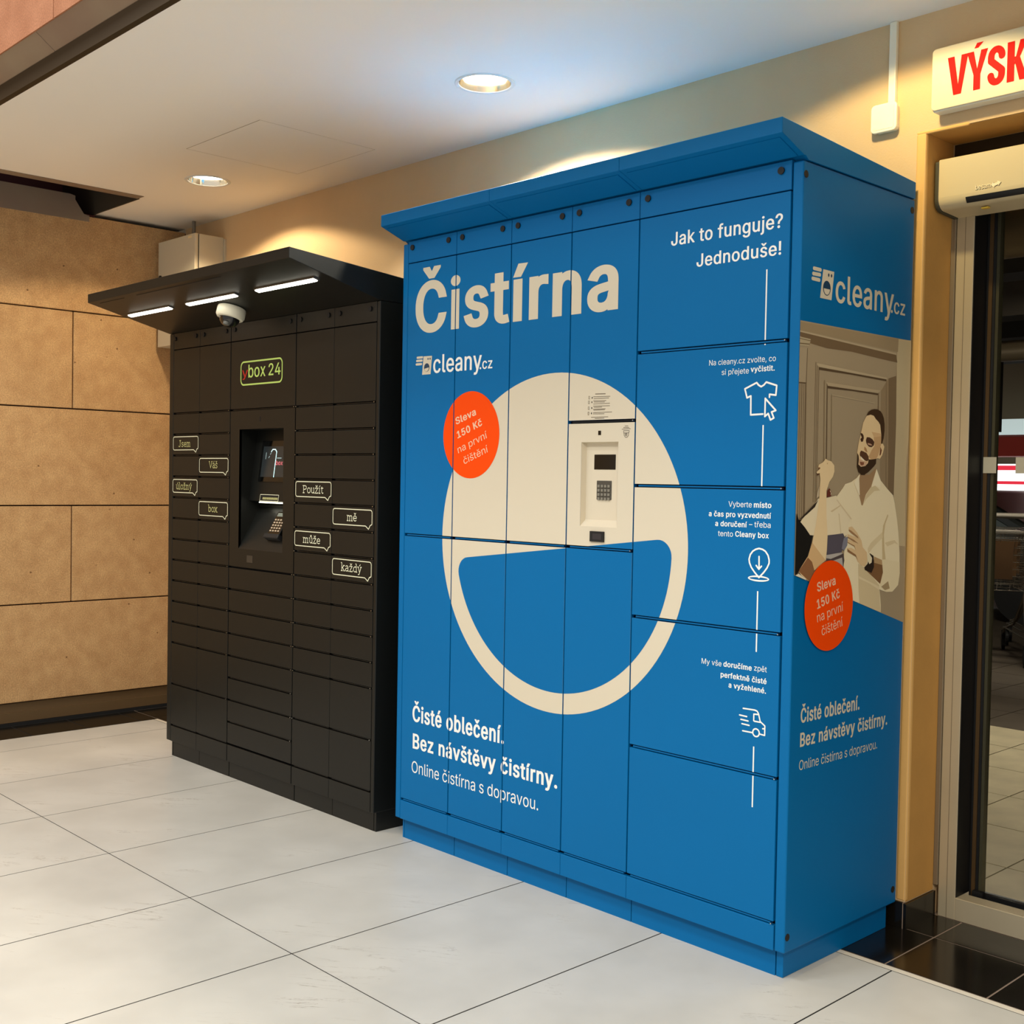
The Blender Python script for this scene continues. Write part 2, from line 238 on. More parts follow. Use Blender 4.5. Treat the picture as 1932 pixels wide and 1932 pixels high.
((206, 190, 158), [(-0.004, 1.147), (0.021, 1.153), (0.058, 1.137), (0.067, 1.122), (0.055, 1.117), (-0.002, 1.132)])]
# ------------------------------------------------------------------ materials
def lin(c):
    return tuple((x / 255 / 12.92) if x <= 10 else ((x / 255 + .055) / 1.055) ** 2.4 for x in c)
MATS = {}
def mat(name, rgb, rough=.5, metal=0., var=.0, vscale=6., bump=0., bscale=80., emit=0., coat=0., spec=.5, trans=0., rgb2=None):
    if name in MATS: return MATS[name]
    m = bpy.data.materials.new(name); m.use_nodes = True
    nt = m.node_tree; b = nt.nodes['Principled BSDF']; L = nt.links.new
    c = lin(rgb)
    b.inputs['Base Color'].default_value = (*c, 1)
    b.inputs['Roughness'].default_value = rough
    b.inputs['Metallic'].default_value = metal
    b.inputs['Specular IOR Level'].default_value = spec
    b.inputs['Coat Weight'].default_value = coat
    b.inputs['Transmission Weight'].default_value = trans
    if emit:
        b.inputs['Emission Color'].default_value = (*c, 1); b.inputs['Emission Strength'].default_value = emit
    if var or bump or rgb2:
        tc = nt.nodes.new('ShaderNodeTexCoord')
    if var or rgb2:
        n = nt.nodes.new('ShaderNodeTexNoise'); n.inputs['Scale'].default_value = vscale; n.inputs['Detail'].default_value = 6
        L(tc.outputs['Object'], n.inputs['Vector'])
        r = nt.nodes.new('ShaderNodeValToRGB')
        c2 = lin(rgb2) if rgb2 else tuple(x * (1 - var) for x in c)
        r.color_ramp.elements[0].position = .3; r.color_ramp.elements[1].position = .7
        r.color_ramp.elements[0].color = (*c2, 1); r.color_ramp.elements[1].color = (*(c if rgb2 else tuple(min(1, x * (1 + var * .5)) for x in c)), 1)
        L(n.outputs['Fac'], r.inputs['Fac']); L(r.outputs['Color'], b.inputs['Base Color'])
    if bump:
        n2 = nt.nodes.new('ShaderNodeTexNoise'); n2.inputs['Scale'].default_value = bscale; n2.inputs['Detail'].default_value = 5
        L(tc.outputs['Object'], n2.inputs['Vector'])
        bp_ = nt.nodes.new('ShaderNodeBump'); bp_.inputs['Strength'].default_value = bump; bp_.inputs['Distance'].default_value = .002
        L(n2.outputs['Fac'], bp_.inputs['Height']); L(bp_.outputs['Normal'], b.inputs['Normal'])
    MATS[name] = m
    return m
BLUE = mat('blue powder coat', (0, 103, 164), .45, spec=.15, bump=.05, bscale=700, var=.03, vscale=2)
BLUEP = mat('blue print film', (0, 103, 164), .45, spec=.15)
CREAM = mat('cream print film', (212, 202, 180), .42)
CREAMP = mat('cream powder coat', (214, 203, 180), .45, bump=.05, bscale=600)
WHITE = mat('white print film', (242, 242, 238), .4)
ORANGE = mat('orange print film', (246, 74, 2), .4, spec=.2)
BWHITE = mat('badge lettering film', (240, 196, 164), .4)
BLACKP = mat('charcoal powder coat', (17, 18, 15), .42, spec=.35, bump=.06, bscale=600, var=.05, vscale=2)
GAP = mat('dark gap', (6, 7, 10), .8)
NAVY = mat('navy shadow gap liner', (4, 14, 52), .7)  # locker blue darkened to stand in for shade inside the door gaps
RUBBER = mat('black rubber plug', (10, 10, 12), .6)
PALE = mat('pale outline film', (226, 226, 196), .4)
PALEY = mat('pale yellow lettering film', (190, 188, 128), .4)
LIME = mat('lime film', (196, 226, 120), .4)
DRED = mat('dark red film', (196, 30, 26), .4)
STEEL = mat('bright steel', (205, 205, 200), .28, 1.)
INK = mat('brown ink', (110, 100, 82), .6)
INKD = mat('dark ink', (45, 38, 30), .6)
SCREEN = mat('dark glass screen', (8, 9, 8), .08)
KEYM = mat('keypad plate', (86, 82, 74), .45, .4)
KEYC = mat('keypad key', (150, 148, 138), .35, .6)
LED = mat('led diffuser', (255, 250, 232), .4, emit=9.)
LEDS = mat('small led strip', (255, 250, 225), .4, emit=5.)
WALL = mat('ochre stucco', (212, 180, 136), .85, bump=.35, bscale=160, var=.05, vscale=3)
TRIMW = mat('stucco edge paint', (224, 176, 104), .7, bump=.4, bscale=60)  # corner highlight put into a brighter ochre than the wall
CEIL = mat('white soffit plaster', (246, 240, 228), .8, bump=.08, bscale=200)
CEILJ = mat('hatch joint', (150, 132, 104), .9)
STONE = mat('sandstone', (206, 168, 120), .8, bump=.9, bscale=120, rgb2=(188, 148, 102), vscale=14)
REDST = mat('red sandstone', (184, 126, 92), .8, bump=.4, bscale=100, rgb2=(166, 108, 74), vscale=8)
BRONZE = mat('bronze anodised metal', (52, 38, 18), .6, .0, spec=.2)
GREYM = mat('grey brown sheet metal', (150, 138, 120), .42, .3, rgb2=(134, 112, 100), vscale=1.6)
DARKM = mat('dark shaft metal', (84, 76, 62), .5, .4)
DARKRED = mat('dark red shaft paint', (70, 8, 10), .7)
BASEM = mat('brown base rail', (110, 88, 60), .45, .3)
GROUTD = mat('black joint', (14, 12, 11), .9)
GROUTL = mat('grey joint mortar', (140, 122, 108), .9)
DTILE = mat('black polished tile', (24, 21, 16), .16, var=.25, vscale=9)
ALU = mat('anodised aluminium', (196, 182, 152), .42, .35, var=.06, vscale=3)
ALUG = mat('grey aluminium profile', (140, 126, 104), .45, .45)
BLK = mat('black gasket', (8, 8, 9), .5)
BROWN = mat('brown bronze profile', (88, 66, 38), .4, .4)
OPER = mat('cream plastic cover', (206, 190, 152), .42, spec=.3)
WPLAS = mat('white plastic', (236, 230, 208), .45)
SIGNF = mat('sign face acrylic', (206, 194, 166), .4, spec=.3)
SIGNR = mat('red sign lettering', (205, 14, 8), .6, spec=.1)
EBOX = mat('light grey enamel', (206, 196, 172), .45)
DOME = mat('smoked dome', (14, 12, 12), .06, coat=.5)
CHROME = mat('chrome reflector', (250, 240, 220), .12, 1.)
BULB = mat('lamp glass', (255, 244, 222), .3, emit=14.)
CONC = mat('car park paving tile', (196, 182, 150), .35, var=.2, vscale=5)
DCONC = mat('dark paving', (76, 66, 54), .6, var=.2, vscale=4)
PARKW = mat('car park wall', (120, 104, 82), .8)
PARKD = mat('car park dark beam', (46, 38, 28), .8)
REDB = mat('red canopy fabric', (150, 44, 32), .6, emit=.12)  # faint glow put into the red, no lamp behind it
LITW = mat('lit white panel', (244, 250, 250), .5, emit=1.6)
LITR = mat('lit red band', (230, 50, 70), .5, emit=1.0)
CARTM = mat('chrome wire', (176, 168, 156), .25, 1.)
CARTR = mat('red cart plastic', (150, 40, 26), .5)
CARTG = mat('black cart rubber', (24, 22, 20), .6)
FROST = mat('frosted sticker film', (170, 164, 144), .6)
CAR = mat('dark car paint', (30, 34, 30), .3)

def floor_mat():
    m = bpy.data.materials.new('veined light porcelain'); m.use_nodes = True
    nt = m.node_tree; b = nt.nodes['Principled BSDF']; L = nt.links.new
    tc = nt.nodes.new('ShaderNodeTexCoord')
    oi = nt.nodes.new('ShaderNodeObjectInfo')
    add = nt.nodes.new('ShaderNodeVectorMath'); add.operation = 'ADD'
    sc = nt.nodes.new('ShaderNodeVectorMath'); sc.operation = 'SCALE'; sc.inputs['Scale'].default_value = 1
    L(oi.outputs['Location'], sc.inputs[0]); L(tc.outputs['Object'], add.inputs[0]); L(sc.outputs[0], add.inputs[1])
    mp = nt.nodes.new('ShaderNodeMapping'); mp.vector_type = 'TEXTURE'; mp.inputs['Rotation'].default_value = (0, 0, math.radians(38)); mp.inputs['Scale'].default_value = (1.0, .14, 1)
    L(add.outputs[0], mp.inputs['Vector'])
    n = nt.nodes.new('ShaderNodeTexNoise'); n.inputs['Scale'].default_value = 2.2; n.inputs['Detail'].default_value = 8; n.inputs['Roughness'].default_value = .62; n.inputs['Distortion'].default_value = .5
    L(mp.outputs[0], n.inputs['Vector'])
    # thin veins where the noise crosses its middle, kept only in some patches
    sub = nt.nodes.new('ShaderNodeMath'); sub.operation = 'SUBTRACT'; sub.inputs[1].default_value = .56
    ab = nt.nodes.new('ShaderNodeMath'); ab.operation = 'ABSOLUTE'
    L(n.outputs['Fac'], sub.inputs[0]); L(sub.outputs[0], ab.inputs[0])
    r1 = nt.nodes.new('ShaderNodeValToRGB'); r1.color_ramp.elements[0].position = 0; r1.color_ramp.elements[0].color = (1, 1, 1, 1); r1.color_ramp.elements[1].position = .010; r1.color_ramp.elements[1].color = (0, 0, 0, 1)
    L(ab.outputs[0], r1.inputs['Fac'])
    n2 = nt.nodes.new('ShaderNodeTexNoise'); n2.inputs['Scale'].default_value = 3.1; n2.inputs['Detail'].default_value = 3
    L(add.outputs[0], n2.inputs['Vector'])
    r2 = nt.nodes.new('ShaderNodeValToRGB'); r2.color_ramp.elements[0].position = .52; r2.color_ramp.elements[1].position = .66
    L(n2.outputs['Fac'], r2.inputs['Fac'])
    mu = nt.nodes.new('ShaderNodeMath'); mu.operation = 'MULTIPLY'; L(r1.outputs['Color'], mu.inputs[0]); L(r2.outputs['Color'], mu.inputs[1])
    base = nt.nodes.new('ShaderNodeValToRGB')
    base.color_ramp.elements[0].position = .35; base.color_ramp.elements[0].color = (*lin((198, 196, 188)), 1)
    base.color_ramp.elements[1].position = .7; base.color_ramp.elements[1].color = (*lin((212, 210, 202)), 1)
    L(n2.outputs['Fac'], base.inputs['Fac'])
    mx = nt.nodes.new('ShaderNodeMix'); mx.data_type = 'RGBA'; mx.inputs[7].default_value = (*lin((146, 136, 122)), 1)
    m2 = nt.nodes.new('ShaderNodeMath'); m2.operation = 'MULTIPLY'; m2.inputs[1].default_value = .75; L(mu.outputs[0], m2.inputs[0])
    L(m2.outputs[0], mx.inputs[0]); L(base.outputs['Color'], mx.inputs[6]); L(mx.outputs[2], b.inputs['Base Color'])
    b.inputs['Roughness'].default_value = .30
    n3 = nt.nodes.new('ShaderNodeTexNoise'); n3.inputs['Scale'].default_value = 1.3; L(add.outputs[0], n3.inputs['Vector'])
    bp_ = nt.nodes.new('ShaderNodeBump'); bp_.inputs['Strength'].default_value = .25; bp_.inputs['Distance'].default_value = .01
    L(n3.outputs['Fac'], bp_.inputs['Height']); L(bp_.outputs['Normal'], b.inputs['Normal'])
    return m
LTILE = floor_mat()
def stone_mat(m):   # dark pits of the sandstone
    nt = m.node_tree; b = nt.nodes['Principled BSDF']; L = nt.links.new
    tc = nt.nodes.new('ShaderNodeTexCoord'); oi = nt.nodes.new('ShaderNodeObjectInfo')
    add = nt.nodes.new('ShaderNodeVectorMath'); add.operation = 'ADD'
    L(tc.outputs['Object'], add.inputs[0]); L(oi.outputs['Location'], add.inputs[1])
    vo = nt.nodes.new('ShaderNodeTexVoronoi'); vo.inputs['Scale'].default_value = 9
    L(add.outputs[0], vo.inputs['Vector'])
    r = nt.nodes.new('ShaderNodeValToRGB'); r.color_ramp.elements[0].position = .035; r.color_ramp.elements[0].color = (.35, .28, .22, 1); r.color_ramp.elements[1].position = .06; r.color_ramp.elements[1].color = (1, 1, 1, 1)
    L(vo.outputs['Distance'], r.inputs['Fac'])
    n = nt.nodes.new('ShaderNodeTexNoise'); n.inputs['Scale'].default_value = 160; n.inputs['Detail'].default_value = 3; L(add.outputs[0], n.inputs['Vector'])
    r2 = nt.nodes.new('ShaderNodeValToRGB'); r2.color_ramp.elements[0].position = .3; r2.color_ramp.elements[0].color = (.72, .7, .66, 1); r2.color_ramp.elements[1].position = .7; r2.color_ramp.elements[1].color = (1.12, 1.1, 1.05, 1)
    L(n.outputs['Fac'], r2.inputs['Fac'])
    old = b.inputs['Base Color'].links[0].from_socket
    prev = old
    for rr in (r, r2):
        mx = nt.nodes.new('ShaderNodeMix'); mx.data_type = 'RGBA'; mx.blend_type = 'MULTIPLY'; mx.inputs[0].default_value = 1
        L(prev, mx.inputs[6]); L(rr.outputs['Color'], mx.inputs[7]); prev = mx.outputs[2]
    L(prev, b.inputs['Base Color'])
stone_mat(STONE); stone_mat(REDST)
def glass_mat():
    m = bpy.data.materials.new('clear door glass'); m.use_nodes = True
    nt = m.node_tree; b = nt.nodes['Principled BSDF']
    b.inputs['Base Color'].default_value = (.93, .97, .94, 1); b.inputs['Roughness'].default_value = .0
    b.inputs['Transmission Weight'].default_value = 1.; b.inputs['IOR'].default_value = 1.03
    b.inputs['Specular IOR Level'].default_value = .5
    return m
GLASS = glass_mat()

# ------------------------------------------------------------------ mesh helpers
class MB:
    def __init__(s): s.v = []; s.f = []; s.m = []
    def poly(s, pts, m=0):
        i = len(s.v); s.v += [tuple(p) for p in pts]; s.f.append(tuple(range(i, i + len(pts)))); s.m.append(m); return s
    def box(s, x0, x1, y0, y1, z0, z1, m=0):
        i = len(s.v)
        s.v += [(x, y, z) for z in (z0, z1) for y in (y0, y1) for x in (x0, x1)]
        for q in ((0, 2, 3, 1), (4, 5, 7, 6), (0, 1, 5, 4), (2, 6, 7, 3), (0, 4, 6, 2), (1, 3, 7, 5)):
            s.f.append(tuple(i + a for a in q)); s.m.append(m)
        return s
    def prism(s, prof, x0, x1, axis='x', m=0):
        # prof in (y,z) for axis x ; (x,z) for axis y ; (x,y) for axis z
        def P(t, a, b): return {'x': (t, a, b), 'y': (a, t, b), 'z': (a, b, t)}[axis]
        n = len(prof); i = len(s.v)
        s.v += [P(x0, a, b) for a, b in prof] + [P(x1, a, b) for a, b in prof]
        s.f.append(tuple(i + k for k in range(n))); s.m.append(m)
        s.f.append(tuple(i + n + k for k in reversed(range(n)))); s.m.append(m)
        for k in range(n):
            k2 = (k + 1) % n
            s.f.append((i + k, i + n + k, i + n + k2, i + k2)); s.m.append(m)
        return s
    def ring(s, c, u, w, prof, n=24, m=0, close=False, caps=True):
        # lathe: prof = [(radius, height)], axis = u x w
        u = Vector(u).normalized(); w = Vector(w).normalized(); a = u.cross(w); c = Vector(c)
        i = len(s.v)
        for r, h in prof:
            for k in range(n):
                t = 2 * math.pi * k / n
                s.v.append(tuple(c + u * (r * math.cos(t)) + w * (r * math.sin(t)) + a * h))
        for j in range(len(prof) - 1):
            for k in range(n):
                k2 = (k + 1) % n
                s.f.append((i + j * n + k, i + j * n + k2, i + (j + 1) * n + k2, i + (j + 1) * n + k)); s.m.append(m)
        if caps:
            s.f.append(tuple(i + k for k in reversed(range(n)))); s.m.append(m)
            s.f.append(tuple(i + (len(prof) - 1) * n + k for k in range(n))); s.m.append(m)
        return s
    def tube(s, pts, r, n=6, m=0):
        pts = [Vector(p) for p in pts]; i = len(s.v)
        for j, p in enumerate(pts):
            d = (pts[min(j + 1, len(pts) - 1)] - pts[max(j - 1, 0)]).normalized()
            up = Vector((0, 0, 1)) if abs(d.z) < .95 else Vector((1, 0, 0))
            a = d.cross(up).normalized(); b = d.cross(a)
            for k in range(n):
                t = 2 * math.pi * k / n
                s.v.append(tuple(p + a * (r * math.cos(t)) + b * (r * math.sin(t))))
        for j in range(len(pts) - 1):
            for k in range(n):
                k2 = (k + 1) % n
                s.f.append((i + j * n + k, i + j * n + k2, i + (j + 1) * n + k2, i + (j + 1) * n + k)); s.m.append(m)
        s.f.append(tuple(i + k for k in range(n))); s.m.append(m)
        s.f.append(tuple(i + (len(pts) - 1) * n + k for k in reversed(range(n)))); s.m.append(m)
        return s
WL = {}
CACHE = {}
def put(name, me, loc, parent=None):
    o = bpy.data.objects.new(name, me); COL.objects.link(o)
    if parent is not None:
        o.parent = parent; o.location = Vector(loc) - WL[parent]
    else: o.location = loc
    WL[o] = Vector(loc)
    return o
def part(name, mb, mats, parent=None, bevel=0., smooth=False, seg=2, fixn=True):
    if not isinstance(mats, (list, tuple)): mats = [mats]
    xs = list(zip(*mb.v)); c = Vector(((min(xs[0]) + max(xs[0])) / 2, (min(xs[1]) + max(xs[1])) / 2, min(xs[2]) if parent is None else (min(xs[2]) + max(xs[2])) / 2))
    vs = [(v[0] - c.x, v[1] - c.y, v[2] - c.z) for v in mb.v]
    key = (name, tuple(m.name for m in mats), tuple(mb.f), tuple(mb.m), tuple((round(a, 4), round(b, 4), round(d, 4)) for a, b, d in vs), smooth) if len(vs) <= 64 else None
    me = CACHE.get(key) if key else None
    if me is None:
        me = bpy.data.meshes.new(name); me.from_pydata(vs, [], mb.f)
        for m in mats: me.materials.append(m)
        me.polygons.foreach_set('material_index', mb.m)
        if fixn:
            bm = bmesh.new(); bm.from_mesh(me); bmesh.ops.recalc_face_normals(bm, faces=bm.faces); bm.to_mesh(me); bm.free()
        if smooth:
            me.polygons.foreach_set('use_smooth', [True] * len(me.polygons))
            try: me.set_sharp_from_angle(angle=math.radians(35))
            except Exception: pass
        me.update()
        if key: CACHE[key] = me
    o = put(name, me, c, parent)
    if bevel:
        b = o.modifiers.new('bevel', 'BEVEL'); b.width = bevel; b.segments = seg; b.limit_method = 'ANGLE'
    return o
def thing(name, label, cat, loc, group=None):
    o = put(name, None, loc); o['label'] = label; o['category'] = cat
    if group: o['group'] = group
    return o
def tag(o, label, cat, group=None):
    o['label'] = label; o['category'] = cat
    if group: o['group'] = group
    return o
def struct(o): o['kind'] = 'structure'; return o
def sroot(name, loc): return struct(put(name, None, loc))

# flat print laid on a plane: 'y' = faces -y at y=val, coords (x,z);  'x' = faces +x at x=val, coords (y,z)
def bm_cut(bm, cuts):
    if not bm.verts: return
    for (a0, a1, b0, b1) in cuts:
        us = [v.co.x for v in bm.verts]; vs = [v.co.y for v in bm.verts]
        if not us: return
        if a1 < min(us) or a0 > max(us) or b1 < min(vs) or b0 > max(vs): continue
        for co, no in (((a0, 0, 0), (1, 0, 0)), ((a1, 0, 0), (1, 0, 0)), ((0, b0, 0), (0, 1, 0)), ((0, b1, 0), (0, 1, 0))):
            bmesh.ops.bisect_plane(bm, geom=list(bm.verts) + list(bm.edges) + list(bm.faces), plane_co=co, plane_no=no, dist=1e-7)
        kill = [f for f in bm.faces if a0 < f.calc_center_median().x < a1 and b0 < f.calc_center_median().y < b1]
        bmesh.ops.delete(bm, geom=kill, context='FACES')
def lay(name, bm, m, ax, val, off, parent, label=None, mats=None):
    me = bpy.data.meshes.new(name)
    us = [v.co.x for v in bm.verts]; vs = [v.co.y for v in bm.verts]
    cu, cv_ = (min(us) + max(us)) / 2, (min(vs) + max(vs)) / 2
    for v in bm.verts:
        u, w, q_ = v.co.x - cu, v.co.y - cv_, v.co.z
        v.co = (u, -q_, w) if ax == 'y' else (q_, u, w)
    want = Vector((0, -1, 0)) if ax == 'y' else Vector((1, 0, 0))
    bm.normal_update()
    for f in bm.faces:
        if f.normal.dot(want) < 0: f.normal_flip()
    bm.to_mesh(me); bm.free()
    for q in (mats or [m]): me.materials.append(q)
    loc = (cu, val - off, cv_) if ax == 'y' else (val + off, cu, cv_)
    o = put(name, me, loc, parent)
    if label: o['label'] = label
    return o
def bm_polys(polys, idx=None):
    bm = bmesh.new()
    for i, p in enumerate(polys):
        vs = [bm.verts.new((a, b, min(i * 8e-6, 6e-4))) for a, b in p]
        f = bm.faces.new(vs)
        if idx: f.material_index = idx[i]
    bmesh.ops.triangulate(bm, faces=bm.faces)
    return bm
def stroke(pts, w, cap=True):
    # polyline as a set of quads and round joints
    out = []
    P = [Vector(p) for p in pts]
    for a, b in zip(P, P[1:]):
        d = (b - a)
        if d.length < 1e-6: continue
        d.normalize(); n = Vector((-d.y, d.x)) * w / 2
        out.append([tuple(a + n), tuple(b + n), tuple(b - n), tuple(a - n)])
    for q in (P if cap else P[1:-1]):
        out.append([(q.x + w / 2 * math.cos(t * math.pi / 5), q.y + w / 2 * math.sin(t * math.pi / 5)) for t in range(10)])
    return out
def ell(c, a, b, n=32, t0=0., t1=2 * math.pi, rot=0.):
    full = abs(t1 - t0 - 2 * math.pi) < 1e-6
    o = []
    for k in range(n if full else n + 1):
        t = t0 + (t1 - t0) * k / n
        x, y = a * math.cos(t), b * math.sin(t)
        o.append((c[0] + x * math.cos(rot) - y * math.sin(rot), c[1] + x * math.sin(rot) + y * math.cos(rot)))
    return o
def rrect(x0, x1, z0, z1, r, n=5):
    o = []
    for cx_, cz_, s in ((x1 - r, z1 - r, 0), (x0 + r, z1 - r, 1), (x0 + r, z0 + r, 2), (x1 - r, z0 + r, 3)):
        for k in range(n + 1):
            t = (s + k / n) * math.pi / 2
            o.append((cx_ + r * math.cos(t), cz_ + r * math.sin(t)))
    return o
def band(outer, inner):
    n = len(outer)
    return [[outer[i], outer[(i + 1) % n], inner[(i + 1) % n], inner[i]] for i in range(n)]
TM = {}
import os, glob
import numpy as np
from mathutils.geometry import delaunay_2d_cdt
FONT = None
try:      # the sans that ships with Blender itself; the builtin one if it is missing
    for q in glob.glob(os.path.join(bpy.utils.resource_path('LOCAL'), 'datafiles', 'fonts', 'Inter.woff2')): FONT = bpy.data.fonts.load(q)
except Exception: FONT = None
def cdt_fill(Ls):
    # fills closed contours by non-zero winding, overlaps merged
    pts = []; eds = []
    for L_ in Ls:
        n0 = len(pts); pts += [Vector(p) for p in L_]; eds += [(n0 + q, n0 + (q + 1) % len(L_)) for q in range(len(L_))]
    ov, oe, of, _a, _b, _c = delaunay_2d_cdt(pts, eds, [], 0, 1e-7)
    A = np.array([p for L_ in Ls for p in L_]); B_ = np.array([q for L_ in Ls for q in (L_[1:] + L_[:1])])
    fs = []
    for f in of:
        c = sum((ov[q] for q in f), Vector((0, 0))) / len(f)
        ay = A[:, 1] - c.y; by = B_[:, 1] - c.y
        cr = (A[:, 0] - c.x) * by - (B_[:, 0] - c.x) * ay
        w = int(((ay <= 0) & (by > 0) & (cr > 0)).sum()) - int(((ay > 0) & (by <= 0) & (cr < 0)).sum())
        if w != 0: fs.append(tuple(f))
    return [(v.x, v.y) for v in ov], fs
def grow(L_, d, sgn):
    # offset of a closed contour along its outward normals
    n = len(L_); out = []
    P = [p for k_, p in enumerate(L_) if math.dist(p, L_[k_ - 1]) > 1e-5]; n = len(P)
    for k_ in range(n):
        a, p, q = P[k_ - 1], P[k_], P[(k_ + 1) % n]
        d1 = Vector((p[0] - a[0], p[1] - a[1])).normalized(); d2 = Vector((q[0] - p[0], q[1] - p[1])).normalized()
        n1 = Vector((-d1.y, d1.x)) * sgn; n2 = Vector((-d2.y, d2.x)) * sgn
        m_ = n1 + n2
        if m_.length < .3: m_ = n1; s = 1
        else: m_.normalize(); s = min(1 / max(m_.dot(n1), .5), 1.6)
        out.append((p[0] + m_.x * d * s, p[1] + m_.y * d * s * .5))
    return out
def area2(L_): return sum(L_[k_ - 1][0] * p[1] - p[0] * L_[k_ - 1][1] for k_, p in enumerate(L_))
def glyphs(s, bold, slab=False):
    key = (s, bold, slab)
    if key in TM: return TM[key]
    cu = bpy.data.curves.new('t', 'FONT'); cu.body = s; cu.size = 1; cu.resolution_u = 4
    cu.space_character = 1 + 3.2 * bold
    if FONT: cu.font = FONT
    cu.fill_mode = 'NONE'
    o = bpy.data.objects.new('t', cu); COL.objects.link(o)
    dg = bpy.context.evaluated_depsgraph_get()
    me = bpy.data.meshes.new_from_object(o.evaluated_get(dg))
    co = [(v.co.x, v.co.y) for v in me.vertices]; nx = {}
    for e in me.edges: nx.setdefault(e.vertices[0], []).append(e.vertices[1]); nx.setdefault(e.vertices[1], []).append(e.vertices[0])
    loops = []; seen = set()
    for k0 in range(len(co)):          # every contour keeps its own winding: vertices run in spline order
        if k0 in seen or k0 not in nx: continue
        L_ = [k0]; seen.add(k0); cur = k0 + 1 if (k0 + 1) in nx[k0] else nx[k0][0]
        while cur not in seen:
            L_.append(cur); seen.add(cur)
            nn = [q for q in nx[cur] if q not in seen]
            if not nn: break
            cur = cur + 1 if (cur + 1) in nn else nn[0]
        if len(L_) > 2: loops.append([co[q] for q in L_])
    if bold and loops:
        big = max(loops, key=lambda l: abs(area2(l))); sg = -1 if area2(big) > 0 else 1
        loops = [grow(l, bold, sg) for l in loops]
    # glyph clusters by overlapping x ranges, filled by winding number
    cl = []
    for L_ in sorted(loops, key=lambda l: min(p[0] for p in l)):
        a0, a1 = min(p[0] for p in L_), max(p[0] for p in L_)
        if cl and a0 < cl[-1][1] - 1e-5: cl[-1][0].append(L_); cl[-1][1] = max(cl[-1][1], a1)
        else: cl.append([[L_], a1])
    vs = []; fs = []
    for Ls, _ in cl:
        gv, gf = cdt_fill(Ls)
        n0 = len(vs); vs += gv; fs += [tuple(n0 + q for q in f) for f in gf]
    bpy.data.objects.remove(o); bpy.data.curves.remove(cu); bpy.data.meshes.remove(me)
    TM[key] = (vs, fs)
    return TM[key]
_h = glyphs('H', 0)[0]; CAPH = max(v[1] for v in _h)
def text_bm(s, p0, p1, cap, bold=0., bm=None):
    vs, fs = glyphs(s, .0155 * bold)
    used = {q for f in fs for q in f}
    x0 = min(vs[q][0] for q in used); x1 = max(vs[q][0] for q in used)
    dx, dz = p1[0] - p0[0], p1[1] - p0[1]; L = math.hypot(dx, dz); ca, sa = dx / L, dz / L
    if abs(math.degrees(math.atan2(dz, dx))) < 3: ca, sa = 1, 0
    gr = .0155 * bold * .5; sx = L / (x1 - x0); sz = cap / (CAPH + 2 * gr)
    bm = bm or bmesh.new()
    V_ = [bm.verts.new((p0[0] + (a - x0) * sx * ca - (b + gr) * sz * sa, p0[1] + (a - x0) * sx * sa + (b + gr) * sz * ca, 0)) for a, b in vs]
    for f in fs:
        try: bm.faces.new([V_[i] for i in f])
        except ValueError: pass
    bmesh.ops.delete(bm, geom=[v for v in bm.verts if not v.link_faces], context='VERTS')
    return bm

# ------------------------------------------------------------------ room shell
H = 2.8725; YW = .649; XL = -4.706; CF = -1.053; XO = -4.17
# floor
fl = sroot('floor', (-1.5, -1.2, 0))
part('floor_slab', MB().box(-4.72, 3.0, -4.6, .34, -.06, -.0008), GROUTD, fl)
part('border_slab', MB().box(XL, -4.40, -4.6, .34, -.06, -.0015).box(XL, 3.0, .34, 1.0, -.06, -.0015), GROUTL, fl)
gx = [-4.745 + .6145 * i for i in range(-1, 14)]
gx = [-4.135 + .6120 * i for i in range(0, 13)]
gx = [-4.136, -3.524, -2.912, -2.296, -1.690, -1.079, -.463, .158, .771, 1.384, 1.997, 2.61]
gy = [-4.6, -3.385, -2.152, -.917, .3165]
g = .0026
for j in range(4):
    xs_ = [-4.398] + gx
    for i in range(len(xs_) - 1):
        part('floor_tile', MB().box(xs_[i] + (g if i else 0), xs_[i + 1] - g, gy[j] + g, gy[j + 1] - g * .6, -.012, 0), LTILE, fl)
part('edge_strip', MB().box(-4.398, 2.61, .3195, .340, -.012, .0005), mat('pale edge trim', (230, 222, 204), .3), fl)
d = .305; g2 = .003
for i in range(-1, 24):      # border along the back wall
    x0 = -4.70 + (.12 + 4.70) % d + d * (i - 1)
    for y0, y1 in ((.345, .65), (.65, .835)):
        if y0 > .6 and x0 < .1: x0b = max(x0, .024)
        else: x0b = x0
        x1 = x0 + d
        if x1 - g2 <= max(x0b, -4.70) + .02 or (y0 > .6 and x1 < .05): continue
        part('border_tile', MB().box(max(x0b, -4.70) + g2, x1 - g2, y0 + g2, y1 - (g2 if y0 < .6 else 0), -.012, 0), DTILE, fl)
y = .24
while y > -4.6:
    part('border_tile', MB().box(-4.70 + g2, -4.405 - 0, y - d + g2, y - g2, -.012, 0), DTILE, fl); y -= d
part('border_tile', MB().box(-4.70 + g2, -4.405, .243, .342, -.012, 0), DTILE, fl)

